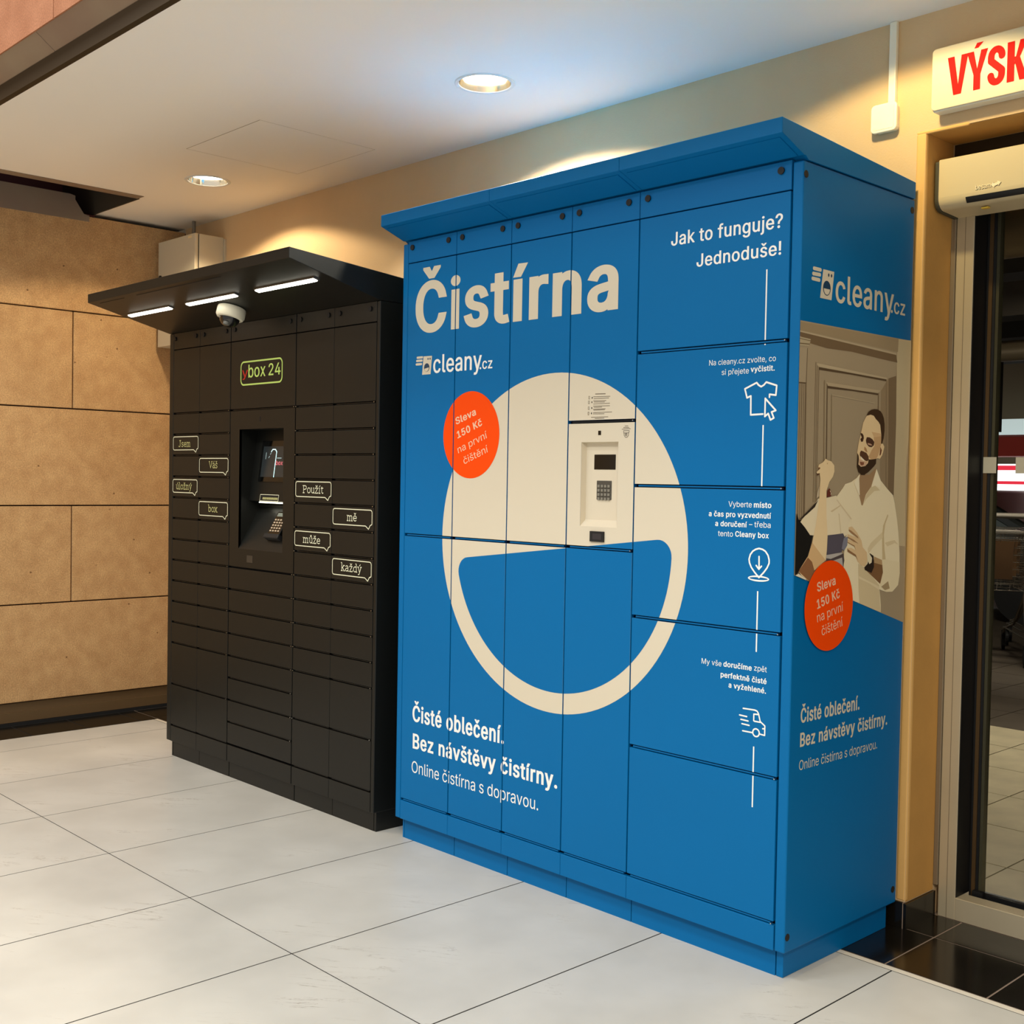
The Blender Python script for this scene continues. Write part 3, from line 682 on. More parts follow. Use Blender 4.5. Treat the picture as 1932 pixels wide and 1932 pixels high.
# left wall of sandstone slabs
wl = sroot('wall_left', (XL, -1.2, 0))
part('backing', MB().box(XL - .25, XL - .035, -4.6, YW + .3, 0, 2.853), mat('dark wall joint', (34, 18, 14), .9), wl)
zs_ = [.125, .667, 1.212, 1.758, 2.306, 2.853]; jg = .0035
for r in range(5):
    y1 = YW; n = 0
    ys_ = [YW]
    t = -.036 if r % 2 == 1 else -.64
    while t > -4.6: ys_.append(t); t -= 1.2
    ys_.append(-4.6)
    for a, b in zip(ys_, ys_[1:]):
        part('stone_slab', MB().box(XL - .04, XL + random.uniform(-.0012, .0012), b + jg, a - jg, zs_[r] + jg, zs_[r + 1] - jg), STONE, wl, bevel=.0025, seg=1)
part('shadow_gap', MB().box(XL - .034, XL - .002, -4.6, YW, -.01, .016), GAP, wl)  # black bar added to darken the gap and stop stray light
part('base_rail', MB().box(XL - .035, XL - .018, -4.6, YW, .018, .122).box(XL - .018, XL - .008, -4.6, YW, .018, .070), BASEM, wl)

# back wall with the door opening
wb = struct(part('wall_back', MB().box(XL, .02, YW, .95, .0, H + .1).box(.02, 3.2, YW, .95, 2.505, H + .1), WALL))
part('reveal_lining', MB().box(.0203, .0212, YW + .004, .832, .084, 2.503).box(.0212, 3.0, YW + .004, .832, 2.5035, 2.5045), mat('ochre reveal paint', (196, 146, 74), .8, bump=.4, bscale=90, var=.06, vscale=8), wb)  # thin skin of deeper ochre paints the shade of the reveal
part('edge_bead', MB().box(-.012, .0215, YW - .0015, YW + .02, .084, 2.505).box(-.012, .16, YW - .002, YW + .01, 2.500, 2.512), TRIMW, wb, bevel=.006, seg=2)
bb = sroot('baseboard_back', (-2.3, YW, 0))
x = .0175
while x > XL:
    part('base_tile', MB().box(max(x - .30, XL), x, YW - .010, YW + .0, 0, .083), DTILE, bb, bevel=.001, seg=1); x -= .304
part('base_tile', MB().box(.0205, .030, YW - .010, .834, 0, .081), DTILE, bb)
part('base_joint', MB().box(.0175, .0203, YW - .0105, YW + .004, 0, .083), GROUTL, bb)

# ceiling with round holes for the downlights and the slot along the stone wall
LAMPS = [(-1.465, .134), (-3.551, .153), (.05, .14)]
def flat_with_holes(outer, holes, z):
    bm = bmesh.new(); ed = []
    for loop in [outer] + holes:
        vs = [bm.verts.new((a, b, z)) for a, b in loop]
        for i in range(len(vs)): ed.append(bm.edges.new((vs[i], vs[(i + 1) % len(vs)])))
    bmesh.ops.triangle_fill(bm, use_beauty=True, use_dissolve=False, edges=ed)
    for f in bm.faces:
        f.normal_update()
        if f.normal.z > 0: f.normal_flip()
    mb = MB(); ix = {v: i for i, v in enumerate(bm.verts)}
    mb.v = [tuple(v.co) for v in bm.verts]; mb.f = [tuple(ix[v] for v in f.verts) for f in bm.faces]; mb.m = [0] * len(mb.f)
    bm.free(); return mb
outer = [(XO, CF), (3.2, CF), (3.2, YW), (XL - .12, YW), (XL - .12, .085), (XO, .085)]
mbc = flat_with_holes(outer, [ell(c, .098, .098, 40) for c in LAMPS], H)
ce = struct(part('ceiling', mbc, CEIL, fixn=False))
part('ceiling_void', MB().box(XO, 3.2, CF + .01, YW, H + .16, H + .2), mat('void board', (90, 80, 70), .9), ce)
hq = MB()
HX0, HX1, HY0, HY1 = -3.10, -2.478, -.205, .388
hq.box(HX0, HX1, HY0 - .0012, HY0 + .0012, H - .0006, H + .001)
for bx in ((HX0, HX1, HY1 - .0004, HY1 + .0004), (HX0 - .0004, HX0 + .0004, HY0, HY1), (HX1 - .0004, HX1 + .0004, HY0, HY1)): hq.box(*bx, H - .0004, H + .001)
part('hatch_joint', hq, CEILJ, ce)
# fascia above the soffit edge
fa = sroot('trim_1', (-1, CF, H))
part('bronze_edge', MB().box(-6.0, 3.2, CF - .004, CF + .02, H - .001, 2.932), BRONZE, fa)
xf = -7.31
while xf < 3.2:
    part('fascia_panel', MB().prism([(CF, 2.932), (CF - .072, 2.986), (CF - .072, 2.992), (CF, 2.940)], xf + .001, xf + 2.408), GREYM, fa); xf += 2.41
up = sroot('wall_upper', (-1, CF, 3))
part('backing', MB().box(-8, 3.2, CF - .04, CF + .1, 3.0, 5.6), mat('dark joint red wall', (26, 8, 8), .9), up)
xf = -2.322 - 1.2 * 4
while xf < 3.2:
    for r in range(4):
        part('stone_slab', MB().box(xf + .003, xf + 1.197, CF - .078, CF - .04, 2.985 + r * .55 + .002, 2.985 + (r + 1) * .55 - .002), REDST, up)
    xf += 1.2
# slot in the ceiling by the stone wall
sh = sroot('trim_2', (-4.4, -.5, H))
part('slot_flange', MB().box(XO - .004, XO + .068, CF, .085, H - .0025, H - .0005), GREYM, sh)
part('slot_side', MB().box(XO - .002, XO, CF, .085, H, 3.5), DARKM, sh)
part('slot_end', MB().box(-5.2, XO, .085, .09, H, 3.5), DARKM, sh)
part('slot_flange_end', MB().box(XL - .10, XO, .085, .092, H - .004, H - .0005), DARKM, sh)
part('wall_panel', MB().prism([(CF - 3.4, 2.806), (.051, 2.819), (.051, 2.853), (.02, 2.858), (-.03, 2.93), (-.03, 2.952), (-.06, 2.958), (CF - 3.4, 2.953)], XL + .001, XL + .004), GREYM, sh)
part('slot_back', MB().box(XL - .5, XL - .45, -4.6, .085, 2.8, 4.2), DARKRED, sh)
part('slot_floor', MB().box(XL - .5, XL, -4.6, .085, 2.853, 2.86), DARKRED, sh)
part('gap_liner', MB().box(XL - .13, XL - .11, .085, YW, 2.84, H + .01), GAP, sh)

# ------------------------------------------------------------------ printed cut-outs on the blue locker
CX = [-1.737, -1.455, -1.164, -.875, -.585, -.036]
JM, JT, JB, ZS0, ZS1, ZB = 1.184, 1.594, .160, 2.219, 2.304, .083
J4 = [1.804, 1.390, .980, .571]
VG, HG = .0026, .0055
cuts = []
for x in CX[:-1]: cuts.append((x - VG, x + VG, JB, ZS0))
for z in (JM,): cuts.append((CX[0], CX[4], z - HG, z + HG))
cuts.append((CX[3], CX[4], JT - HG, JT + HG))
for z in J4: cuts.append((CX[4], CX[5], z - HG, z + HG))

# ------------------------------------------------------------------ blue laundry locker
BL = thing('laundry_locker', 'tall blue locker with a cream smiling circle, dry-cleaning lettering and a flared blue top', 'locker', (-.883, .3, 0))
BX0 = -1.767
part('carcass', MB().box(BX0 + .004, -.004, .0265, .628, ZB + .002, 2.296), NAVY, BL)
part('side_panel', MB().box(-.0335, 0, 0, .629, ZB, 2.2955), BLUE, BL, bevel=.005, seg=3)
part('side_panel', MB().box(BX0, CX[0] - .0006, 0, .629, ZB, 2.2955), BLUE, BL, bevel=.004)
# plinth
px = [-1.745, -1.448, -1.161, -.872, -.586, -.046]
for a, b in zip(px, px[1:]):
    part('plinth_panel', MB().box(a + .0015, b - .0015, .03, .045, 0, ZB + .002), BLUE, BL)
part('plinth_panel', MB().box(-.0445, -.022, .03, .61, 0, ZB + .002), BLUE, BL, bevel=.002); part('plinth_panel', MB().box(-1.755, -1.746, .03, .61, 0, ZB + .002), BLUE, BL)
part('plinth_core', MB().box(-1.744, -.046, .05, .60, .002, ZB), NAVY, BL)
# strips above and below
def holes_disc(xs__, z, y, parent, r=.0105):
    for xx in xs__:
        part('plug', MB().ring((xx, y - .0012, z), (1, 0, 0), (0, 0, 1), [(r, 0), (r, .004)], 20), RUBBER, parent)
for i in range(5):
    a, b = CX[i] + .0012, CX[i + 1] - .0012
    s = part('top_strip', MB().box(a, b, 0, .018, ZS0 + .002, ZS1 - .002), BLUE, BL, bevel=.001, seg=1)
    holes_disc([CX[i] + .028 + (.006 if i else 0), CX[i + 1] - .043 + (.009 if i == 4 else 0)], 2.277, 0, s)
    part('bottom_strip', MB().box(CX[i] + .0006, CX[i + 1] - .0006, 0, .018, ZB, JB - HG), BLUE, BL, bevel=.001, seg=1)
def door(name, x0, x1, z0, z1, y0, m, parent, vg=VG, hg=HG, top=None, bev=.0012, lip=True, lipm=None):
    o = part(name, MB().box(x0 + vg, x1 - vg, y0, y0 + .018, z0 + hg, z1 - (hg if top is None else top)), m, parent, bevel=bev)
    if lip:
        part('drip_lip', MB().box(x0 + .014, x1 - .014, y0 + .004, y0 + .018, z0 - .0022, z0 + .0022), lipm or m, o)
    return o
for i in range(3):
    door('locker_door', CX[i], CX[i + 1], JB, JM, 0, BLUE, BL)
    door('locker_door', CX[i], CX[i + 1], JM, ZS0, 0, BLUE, BL, top=.002)
door('locker_door', CX[3], CX[4], JB, JM, 0, BLUE, BL)
door('locker_door', CX[3], CX[4], JT, ZS0, 0, BLUE, BL, top=.002, lipm=GAP)
zz = [JB] + J4[::-1] + [ZS0]
for a, b in zip(zz, zz[1:]):
    door('locker_door', CX[4], CX[5], a, b, 0, BLUE, BL, top=.002 if b == ZS0 else None)
pins = MB()
for z in [JM, JT] + J4 + [JB]:
    xx = CX[5] if z in J4 + [JB] else CX[4]
    pins.ring((xx - .007, .004, z), (1, 0, 0), (0, 0, 1), [(.002, 0), (.002, .01)], 8)
o = part('hinge_pin', pins, STEEL, BL); o['kind'] = 'stuff'
holes = [(.014, 2.259), (.612, 2.261), (.014, .128), (.606, .129)]
for a, b in holes:
    part('plug', MB().ring((0, a, b), (0, 1, 0), (0, 0, 1), [(.0105, -.002), (.0105, .0012)], 20), RUBBER, BL)
# flared top in three sections
for a, b in ((-1.768, -1.1635), (-1.1625, -.5795), (-.5785, .0015)):
    c_ = part('cornice', MB().prism([(-.109, 2.3475), (-.109, 2.389), (.629, 2.350), (.629, 2.2985), (.024, 2.2985), (.010, 2.3085), (-.001, 2.3085)], a, b), BLUE, BL, bevel=.0012, seg=1)
    # thin inset panel on the sloping underside
    t = Vector((0, .108, -.039)).normalized(); n = Vector((0, -t.z, t.y)) * -1
    n = Vector((0, -.039, -.108)).normalized()
    p0 = Vector((0, -.109, 2.3475))
    mbp = MB()
    prof = []
    for s_, q in ((.018, 0), (.018, .0022), (.112, .0022), (.112, 0)):
        w = p0 + t * s_ + n * q; prof.append((w.y, w.z))
    mbp.prism(prof, a + .018, b - .018)
    part('soffit_panel', mbp, BLUE, c_)
# terminal panel with recess (column four)
def framed_panel(name, x0, x1, z0, z1, hx0, hx1, hz0, hz1, y0, th, m, parent):
    mb = MB().box(x0, hx0, y0, y0 + th, z0, z1).box(hx1, x1, y0, y0 + th, z0, z1).box(hx0, hx1, y0, y0 + th, hz1, z1).box(hx0, hx1, y0, y0 + th, z0, hz0)
    return part(name, mb, m, parent)
RX0, RX1, RZ0, RZ1 = -.814, -.654, 1.254, 1.528
tp = framed_panel('terminal_panel', CX[3] + VG, CX[4] - VG, JM + HG, JT - HG, RX0, RX1, RZ0, RZ1, 0, .018, BLUE, BL)
part('drip_lip', MB().box(CX[3] + .014, CX[4] - .014, .004, .018, JM - .0022, JM + .0022), BLUE, tp)
dp = .022; ins_ = .012
rb = MB()
o4 = [(RX0, RZ0), (RX1, RZ0), (RX1, RZ1), (RX0, RZ1)]; i4 = [(RX0 + ins_ * .3, RZ0 + .022), (RX1 - .002, RZ0 + .022), (RX1 - .002, RZ1 - .004), (RX0 + ins_ * .3, RZ1 - .004)]
for k in range(4):
    a, b = o4[k], o4[(k + 1) % 4]; c_, d_ = i4[(k + 1) % 4], i4[k]
    rb.poly([(a[0], 0, a[1]), (b[0], 0, b[1]), (c_[0], dp, c_[1]), (d_[0], dp, d_[1])])
rb.poly([(p[0], dp, p[1]) for p in i4])
part('recess', rb, CREAMP, tp)
part('display', MB().box(-.775, -.683, dp - .001, dp + .004, 1.4395, 1.488), SCREEN, tp)
kp = part('keypad', MB().box(-.762, -.698, dp - .002, dp + .004, 1.3415, 1.4035), KEYM, tp, bevel=.0015)
for r in range(4):
    for c_ in range(4):
        kx = -.7555 + c_ * .0143; kz = 1.3900 - r * .0136
        part('key', MB().box(kx, kx + .0095, dp - .006, dp, kz - .009, kz), KEYC, kp, bevel=.001, seg=1)
part('card_reader', MB().box(-.765, -.705, -.006, .01, 1.206, 1.2395).box(-.752, -.714, -.0066, -.006, 1.213, 1.232, m=1), [RUBBER, mat('reader window', (46, 44, 48), .3)], BL, bevel=.001, seg=1)
part('sensor_window', MB().box(-.7405, -.7285, -.0012, .002, 1.5500, 1.5640), SCREEN, BL)

# cream circle, blue smile
C0 = (-.9385, 1.1905); RO = .5705
tcut = cuts + [(RX0, RX1, RZ0, RZ1)]
bm = bm_polys([ell(C0, RO, RO, 128)]); bm_cut(bm, tcut); lay('circle_print', bm, CREAM, 'y', 0, .0004, BL, 'cream circle print')
RI, dd, fr, th_ = .5015, .020, .052, math.radians(6.9)
cc_ = (-.931, 1.191)
uu = math.sqrt((RI - fr) ** 2 - (dd + fr) ** 2)
pts = []
aL = math.atan2(-(dd + fr), -uu); aR = math.atan2(-(dd + fr), uu)
for k in range(9):      # right fillet from line to arc
    t = math.pi / 2 + (aR - math.pi / 2) * k / 8; pts.append((uu + fr * math.cos(t), -(dd + fr) + fr * math.sin(t)))
aLw = aL
for k in range(1, 64):
    t = aR + (aLw - aR) * k / 64; pts.append((RI * math.cos(t), RI * math.sin(t)))
for k in range(9):
    t0_ = aLw; t1_ = -1.5 * math.pi
    t = t0_ + (t1_ - t0_) * k / 8; pts.append((-uu + fr * math.cos(t), -(dd + fr) + fr * math.sin(t)))
sm = [(cc_[0] + a * math.cos(th_) - b * math.sin(th_), cc_[1] + a * math.sin(th_) + b * math.cos(th_)) for a, b in pts]
bm = bm_polys([sm]); bm_cut(bm, cuts); lay('smile_print', bm, BLUEP, 'y', 0, .0007, BL, 'blue half-moon smile print')
# orange badges
bm = bm_polys([ell((-1.360, 1.5605), .152, .157, 64)]); bm_cut(bm, cuts); lay('badge_print', bm, ORANGE, 'y', 0, .0010, BL, 'orange discount badge')
# texts
def texts(tagname, ax, off, m, parent, cutl, name, label=None, val=0., col=None):
    for t in TEXTS:
        if t[0] == tagname and t[2] == ax and (col is None or t[7] == col):
            bm = text_bm(t[1], t[3], t[4], t[5], t[6])
            bm_cut(bm, cutl)
            lay(name, bm, m, ax, val, off, parent, label)
texts('headline', 'y', .0006, CREAM, BL, cuts, 'headline_lettering')
texts('l', 'y', .0006, WHITE, BL, cuts, 'lettering')
texts('badge', 'y', .0014, BWHITE, BL, cuts, 'badge_lettering')
texts('logo', 'y', .0006, WHITE, BL, cuts, 'logo_lettering')
texts('s', 'x', .0006, CREAM, BL, [], 'side_lettering')
texts('slogo', 'x', .0006, CREAM, BL, [], 'side_logo_lettering')
# icons and dividing lines
def icon(name, P_, m=WHITE, off=.0006, val=0., parent=BL, label=None, cutl=cuts):
    bm = bm_polys(P_); bm_cut(bm, cutl); return lay(name, bm, m, 'y', val, off, parent, label)
icon('shirt_icon', stroke(SHAPES['shirt'][0], .0052)); icon('cursor_icon', stroke(SHAPES['shirt'][1], .0052))
P_ = []
for q in SHAPES['van']: P_ += stroke(q, .0042)
c = SHAPES['van_wheel']; r = math.dist(c[0], c[1]) * 1.0
P_ += band(ell(c[0], r + .0022, r + .0022), ell(c[0], r - .0022, r - .0022))
o = icon('van_icon', P_); o['kind'] = 'stuff'
P_ = []
for q in SHAPES['pin']: P_ += stroke(q, .0048)
c = SHAPES['pin_ring']; a_ = abs(c[0][0] - c[1][0]); b_ = .0065
P_ += band(ell(c[0], a_ + .001, b_ + .0020), ell(c[0], a_ - .004, b_ - .0028))
icon('pin_icon', P_)
for q in SHAPES['lines']: icon('dividing_line', [[(q[0][0] - .0022, q[1][1]), (q[0][0] + .0022, q[1][1]), (q[0][0] + .0022, q[0][1]), (q[0][0] - .0022, q[0][1])]])
def logo(pfx, ax, m, bgm, cutl, off):
    S = SHAPES
    P1 = []
    for q in S[pfx + '_bars']: P1 += stroke(q, .0085 if ax == 'y' else .0105)
    P1 += [S[pfx + '_body']]
    bm = bm_polys(P1); bm_cut(bm, cutl); lay('logo_print', bm, m, ax, 0, off, BL)
    e = S[pfx + '_eyes']; p = S[pfx + '_port']; k = 1.2 if ax == 'x' else 1.
    ra = abs(p[1][0] - p[0][0]); rb_ = abs(p[2][1] - p[0][1])
    P2 = [ell(q, .0032 * k, .0042 * k, 12) for q in e]
    P2 += [ell(p[0], ra, rb_, 28)]
    bm = bm_polys(P2); bm_cut(bm, cutl); lay('logo_print', bm, bgm, ax, 0, off + .0002, BL)
    sl_ = .12 if ax == 'y' else 0.
    hh = [(p[0][0] + ra * .8 * math.cos(t), p[0][1] - .002 + rb_ * .8 * math.sin(t) + sl_ * ra * math.cos(t)) for t in [math.pi + math.pi * k_ / 12 for k_ in range(13)]]
    bm = bm_polys([hh]); bm_cut(bm, cutl); lay('logo_print', bm, m, ax, 0, off + .0004, BL)
logo('logo', 'y', CREAM, mat('logo dark blue', (24, 60, 90), .4), cuts, .0006)
logo('slogo', 'x', CREAM, mat('logo dark blue', (24, 60, 90), .4), [], .0006)
# small instructions on the door above the terminal
P_ = []
for i, q in enumerate(SHAPES['instr']): P_ += stroke(q, .0026 if i == 0 else .0018, cap=False)
for q in SHAPES['warn'][:3]: P_ += stroke(q, .0018, cap=False)
for q in SHAPES['instr_icons']: P_ += band(rrect(q[0] - .003, q[0] + .003, q[1] - .005, q[1] + .005, .001, 2), rrect(q[0] - .0018, q[0] + .0018, q[1] - .0038, q[1] + .0038, .0008, 2))
bm = bm_polys(P_); lay('instruction_print', bm, INK, 'y', 0, .0008, BL)
P_ = []
for q in SHAPES['instr_dots']: P_ += [ell(q, .0022, .0034, 12)]
for q in SHAPES['warn'][3:]: P_ += stroke(q, .0014)
c = SHAPES['warn_eye']; r = .0045; P_ += band(ell(c[0], r, r, 20), ell(c[0], r - .0013, r - .0013, 20)) + [ell(c[0], .0016, .0016, 10)]
bm = bm_polys(P_); lay('instruction_print', bm, INKD, 'y', 0, .0008, BL)
# photograph printed on the side
cols_ = []; idx = []
for c, p in POSTER:
    if c not in cols_: cols_.append(c)
    idx.append(cols_.index(c))
def brighter(c):
    l = [2.6 * x / (1 + 1.5 * x) for x in lin(c)]
    return tuple(255 * (1.055 * x ** (1 / 2.4) - .055 if x > .0031 else 12.92 * x) for x in l)
pm = [mat('photo ink %d %d %d' % c, brighter(c), .45, spec=.3) for c in cols_]
bm = bmesh.new()
def diag(y): return 1.15 + (y - .002) / .625 * (.974 - 1.15)
for i, (c, p) in enumerate(POSTER):
    off = .0002 + .00004 * i
    gv, gf = cdt_fill([p])
    vs = [bm.verts.new((a, b, off)) for a, b in gv]
    for q in gf:
        f = bm.faces.new([vs[k_] for k_ in q]); f.material_index = idx[i]
bmesh.ops.delete(bm, geom=[v for v in bm.verts if not v.link_faces], context='VERTS')
geo = lambda: list(bm.verts) + list(bm.edges) + list(bm.faces)
bmesh.ops.bisect_plane(bm, geom=geo(), plane_co=(.002, 1.15, 0), plane_no=(.176, .625, 0), clear_inner=True)
bmesh.ops.bisect_plane(bm, geom=geo(), plane_co=(.003, 1.15, 0), plane_no=(-1, 0, 0), clear_outer=True)
bmesh.ops.bisect_plane(bm, geom=geo(), plane_co=(.628, 1.15, 0), plane_no=(1, 0, 0), clear_outer=True)
me = bpy.data.meshes.new('photo_print')
for v in bm.verts: v.co = (v.co.z, v.co.x - .315, v.co.y - 1.4)
bm.normal_update()
for f in bm.faces:
    if f.normal.x < 0: f.normal_flip()
bm.to_mesh(me); bm.free()
for q in pm: me.materials.append(q)
o = put('photo_print', me, (0, .315, 1.4), BL); o['label'] = 'printed photograph of a bearded man in a white shirt taking a shirt on a hanger before a panelled door'
bm = bm_polys([ell((.1815, 1.0545), .1295, .1305, 64)]); lay('badge_print', bm, ORANGE, 'x', 0, .0052, BL, 'orange discount badge')
texts('sbadge', 'x', .0056, BWHITE, BL, [], 'badge_lettering')

# ------------------------------------------------------------------ charcoal parcel locker
K = -.029
KL = thing('parcel_locker', 'charcoal parcel locker with a lit canopy, a screen niche and speech-bubble door prints', 'locker', (-2.72, .3, 0))
KX = [-3.537, -3.280, -2.993, -2.455, -2.176, -1.891]
R0, RP, KZ = 1.6966, .10252, .077
row = lambda i: R0 - RP * i
part('carcass', MB().box(-3.574, -2.92, K + .020, .120, KZ + .002, 2.086).box(-2.535, -1.873, K + .020, .120, KZ + .002, 2.086).box(-2.92, -2.535, K + .020, .120, 1.615, 2.086).box(-2.92, -2.535, K + .020, .120, KZ + .002, 1.060).box(-3.574, -1.873, .120, .628, KZ + .002, 2.086), GAP, KL)
part('side_panel', MB().box(-1.8895, -1.869, K, .628, KZ, 2.0895), BLACKP, KL, bevel=.003)
part('side_panel', MB().box(-3.578, -3.5385, K, .628, KZ, 2.0895), BLACKP, KL, bevel=.003)
pk = [-3.539, -3.278, -3.0, -2.454, -2.170, -1.886]
for a, b in zip(pk, pk[1:]):
    w = .003 if a in (-3.0, -2.454) else .0015
    part('plinth_panel', MB().box(a + (w if b != -3.0 else .0015), b - (.003 if b in (-3.0, -2.454) else .0015), K + .017, K + .03, 0, KZ + .002), BLACKP, KL)
part('plinth_panel', MB().box(-1.885, -1.872, K + .017, .60, 0, KZ + .002), BLACKP, KL, bevel=.001, seg=1); part('plinth_panel', MB().box(-3.551, -3.541, K + .017, .6, 0, KZ + .002), BLACKP, KL)
part('plinth_core', MB().box(-3.54, -1.887, K + .035, .60, .002, KZ), GAP, KL)
seam = [.001, .001, .003, .003, .001, .001]     # half width of the gap at each column edge
for i in range(5):
    a, b = KX[i] + seam[i], KX[i + 1] - seam[i + 1]
    s = part('top_strip', MB().box(a, b, K, K + .018, 2.009 + .002, 2.0895), BLACKP, KL, bevel=.001, seg=1)
    hx = {0: (-3.521, -3.316), 1: (-3.241, -3.034), 2: (-2.959, -2.500), 3: (-2.421, -2.216), 4: (-2.138, -1.933)}[i]
    holes_disc(hx, 2.063, K, s, .0105)
    part('bottom_strip', MB().box(a, b, K, K + .018, KZ, row(15) - .005), BLACKP, KL, bevel=.001, seg=1)
    rows_ = [(-3, 0)] + [(r, r + 1) for r in range(0, 11)] + [(11, 13), (13, 15)] if i != 2 else [(-3, 0)] + [(r, r + 1) for r in range(7, 15)]
    for r0_, r1_ in rows_:
        z1 = 2.009 if r0_ == -3 else row(r0_); z0 = row(r1_)
        dr_ = part('locker_door', MB().box(a, b, K, K + .018, z0 + .0045, z1 - (.002 if r0_ == -3 else .0045)), BLACKP, KL, bevel=.001)
        if not (i == 2 and r0_ > 13):
            part('drip_lip', MB().box(a + .012, b - .012, K + .006, K + .018, z0 - .0016, z0 + .0016), BLACKP, dr_)
pins = MB()
for i in (2, 3, 5):
    for r in (list(range(0, 12)) + [13]) if i != 3 else [0] + list(range(7, 15)):
        pins.ring((KX[i] - seam[i] - .004, K + .003, row(r)), (1, 0, 0), (0, 0, 1), [(.0022, 0), (.0022, .008)], 8)
for r in list(range(0, 12)) + [13]: pins.ring((KX[3] + .008, K + .003, row(r)), (1, 0, 0), (0, 0, 1), [(.0022, 0), (.0022, .008)], 8)
o = part('hinge_pin', pins, STEEL, KL); o['kind'] = 'stuff'
# console
OX0, OX1, OZ0, OZ1 = -2.910, -2.545, 1.067, 1.608
cp = framed_panel('console_panel', KX[2] + .003, KX[3] - .003, row(7) + .0045, row(0) - .0045, OX0, OX1, OZ0, OZ1, K, .012, BLACKP, KL)
prof = [(K, OZ1), (.068, OZ1), (.0245, 1.286), (.082, 1.266), (.082, 1.258), (K, OZ0)]
nb = MB()
for (a, b), (c_, d_) in zip(prof, prof[1:]):
    nb.poly([(OX0, a, b), (OX1, a, b), (OX1, c_, d_), (OX0, c_, d_)])
for X_ in (OX0, OX1):
    nb.poly([(X_, K, OZ0), (X_, K, OZ1), (X_, .068, OZ1), (X_, .0245, 1.286)])
    nb.poly([(X_, K, OZ0), (X_, .0245, 1.286), (X_, .082, 1.266), (X_, .082, 1.258)])
nb.box(OX0 - .01, OX1 + .01, .086, .09, OZ0, OZ1)
part('console_niche', nb, BLACKP, KL)
bt = Vector((0, .0435, .322)).normalized(); bn = Vector((0, -.322, .0435)).normalized()
def on_back(x, z, q=0.): 
    y = .0245 + (z - 1.286) * .0435 / .322
    return (x, y + bn.y * q, z + bn.z * q)
def slab_back(x0, x1, z0, z1, q0, q1, m=0, mb=None):
    mb = mb or MB(); i = len(mb.v)
    mb.v += [on_back(x, z, q) for q in (q0, q1) for z in (z0, z1) for x in (x0, x1)]
    for f in ((0, 1, 3, 2), (4, 6, 7, 5), (0, 4, 5, 1), (2, 3, 7, 6), (0, 2, 6, 4), (1, 5, 7, 3)):
        mb.f.append(tuple(i + a for a in f)); mb.m.append(m)
    return mb
sc_ = part('touch_screen', slab_back(-2.850, -2.604, 1.373, 1.557, 0, .004), SCREEN, KL)
part('display', slab_back(-2.834, -2.620, 1.394, 1.532, .004, .0046), mat('dim lit display', (36, 42, 44), .2, emit=.25), sc_)
def on_screen(name, polys, m, q=.0052, parent=sc_):
    mb = MB()
    for p in polys: mb.poly([on_back(a, b, q) for a, b in p])
    return part(name, mb, m, parent)
on_screen('display_print', stroke([(-2.766, 1.508), (-2.757, 1.518), (-2.735, 1.518), (-2.722, 1.508), (-2.722, 1.395)], .0042), mat('lit pale blue line', (190, 236, 236), .4, emit=1.4))
on_screen('display_print', stroke([(-2.806, 1.503), (-2.806, 1.476)], .004) + stroke([(-2.772, 1.496), (-2.766, 1.502)], .004) + stroke([(-2.782, 1.481), (-2.776, 1.487)], .004) + stroke([(-2.712, 1.479), (-2.678, 1.479)], .004), mat('lit grey mark', (130, 150, 150), .4, emit=.7))
bm = text_bm('box', (-2.716, 1.448), (-2.66, 1.448), .020, .8)
mb = MB(); mb.v = [on_back(v.co.x, v.co.y, .0056) for v in bm.verts]; bm.verts.index_update(); mb.f = [tuple(v.index for v in f.verts) for f in bm.faces]; mb.m = [0] * len(mb.f); bm.free()
part('display_print', mb, mat('lit pink word', (196, 100, 106), .4, emit=.7), sc_)
lb = part('label_plate', slab_back(-2.819, -2.664, 1.287, 1.316, .0, .0012), RUBBER, KL)
on_screen('label_print', band(rrect(-2.819, -2.664, 1.285, 1.316, .003, 2), rrect(-2.8165, -2.6665, 1.2875, 1.3135, .002, 2)), PALE, .0016, lb)
on_screen('label_print', [[(-2.794 + i * .0125, 1.293), (-2.785 + i * .0125, 1.293), (-2.785 + i * .0125, 1.303), (-2.794 + i * .0125, 1.303)] for i in range(10)], PALEY, .0016, lb)
part('console_light', MB().box(-2.84, -2.575, .034, .060, 1.277, 1.281), LEDS, KL)
def on_ramp(x, t, q=0.):  # t 0 at the foot, 1 at the top
    a = Vector((0, K, OZ0)); b = Vector((0, .082, 1.258)); d_ = (b - a); n_ = Vector((0, -d_.z, d_.y)).normalized()
    w = a + d_ * t + n_ * q
    return (x, w.y, w.z)
def slab_ramp(x0, x1, t0, t1, q0, q1, x0t=None, x1t=None):
    mb = MB(); x0t = x0 if x0t is None else x0t; x1t = x1 if x1t is None else x1t
    mb.v = [on_ramp(x, t, q) for q in (q0, q1) for t, xa, xb in ((t0, x0, x1), (t1, x0t, x1t)) for x in (xa, xb)]
    for f in ((0, 1, 3, 2), (4, 6, 7, 5), (0, 4, 5, 1), (2, 3, 7, 6), (0, 2, 6, 4), (1, 5, 7, 3)):
        mb.f.append(f); mb.m.append(0)
    return mb
pt = part('card_terminal', slab_ramp(-2.700, -2.600, .30, .86, 0, .022), SCREEN, KL, bevel=.005)
part('card_slot', slab_ramp(-2.708, -2.592, .24, .34, 0, .030), RUBBER, pt, bevel=.004)
for r in range(5):
    for c_ in range(4):
        part('key', slab_ramp(-2.688 + c_ * .021, -2.677 + c_ * .021, .40 + r * .062, .43 + r * .062, .022, .0245), mat('terminal key', (196, 176, 150), .4), pt)
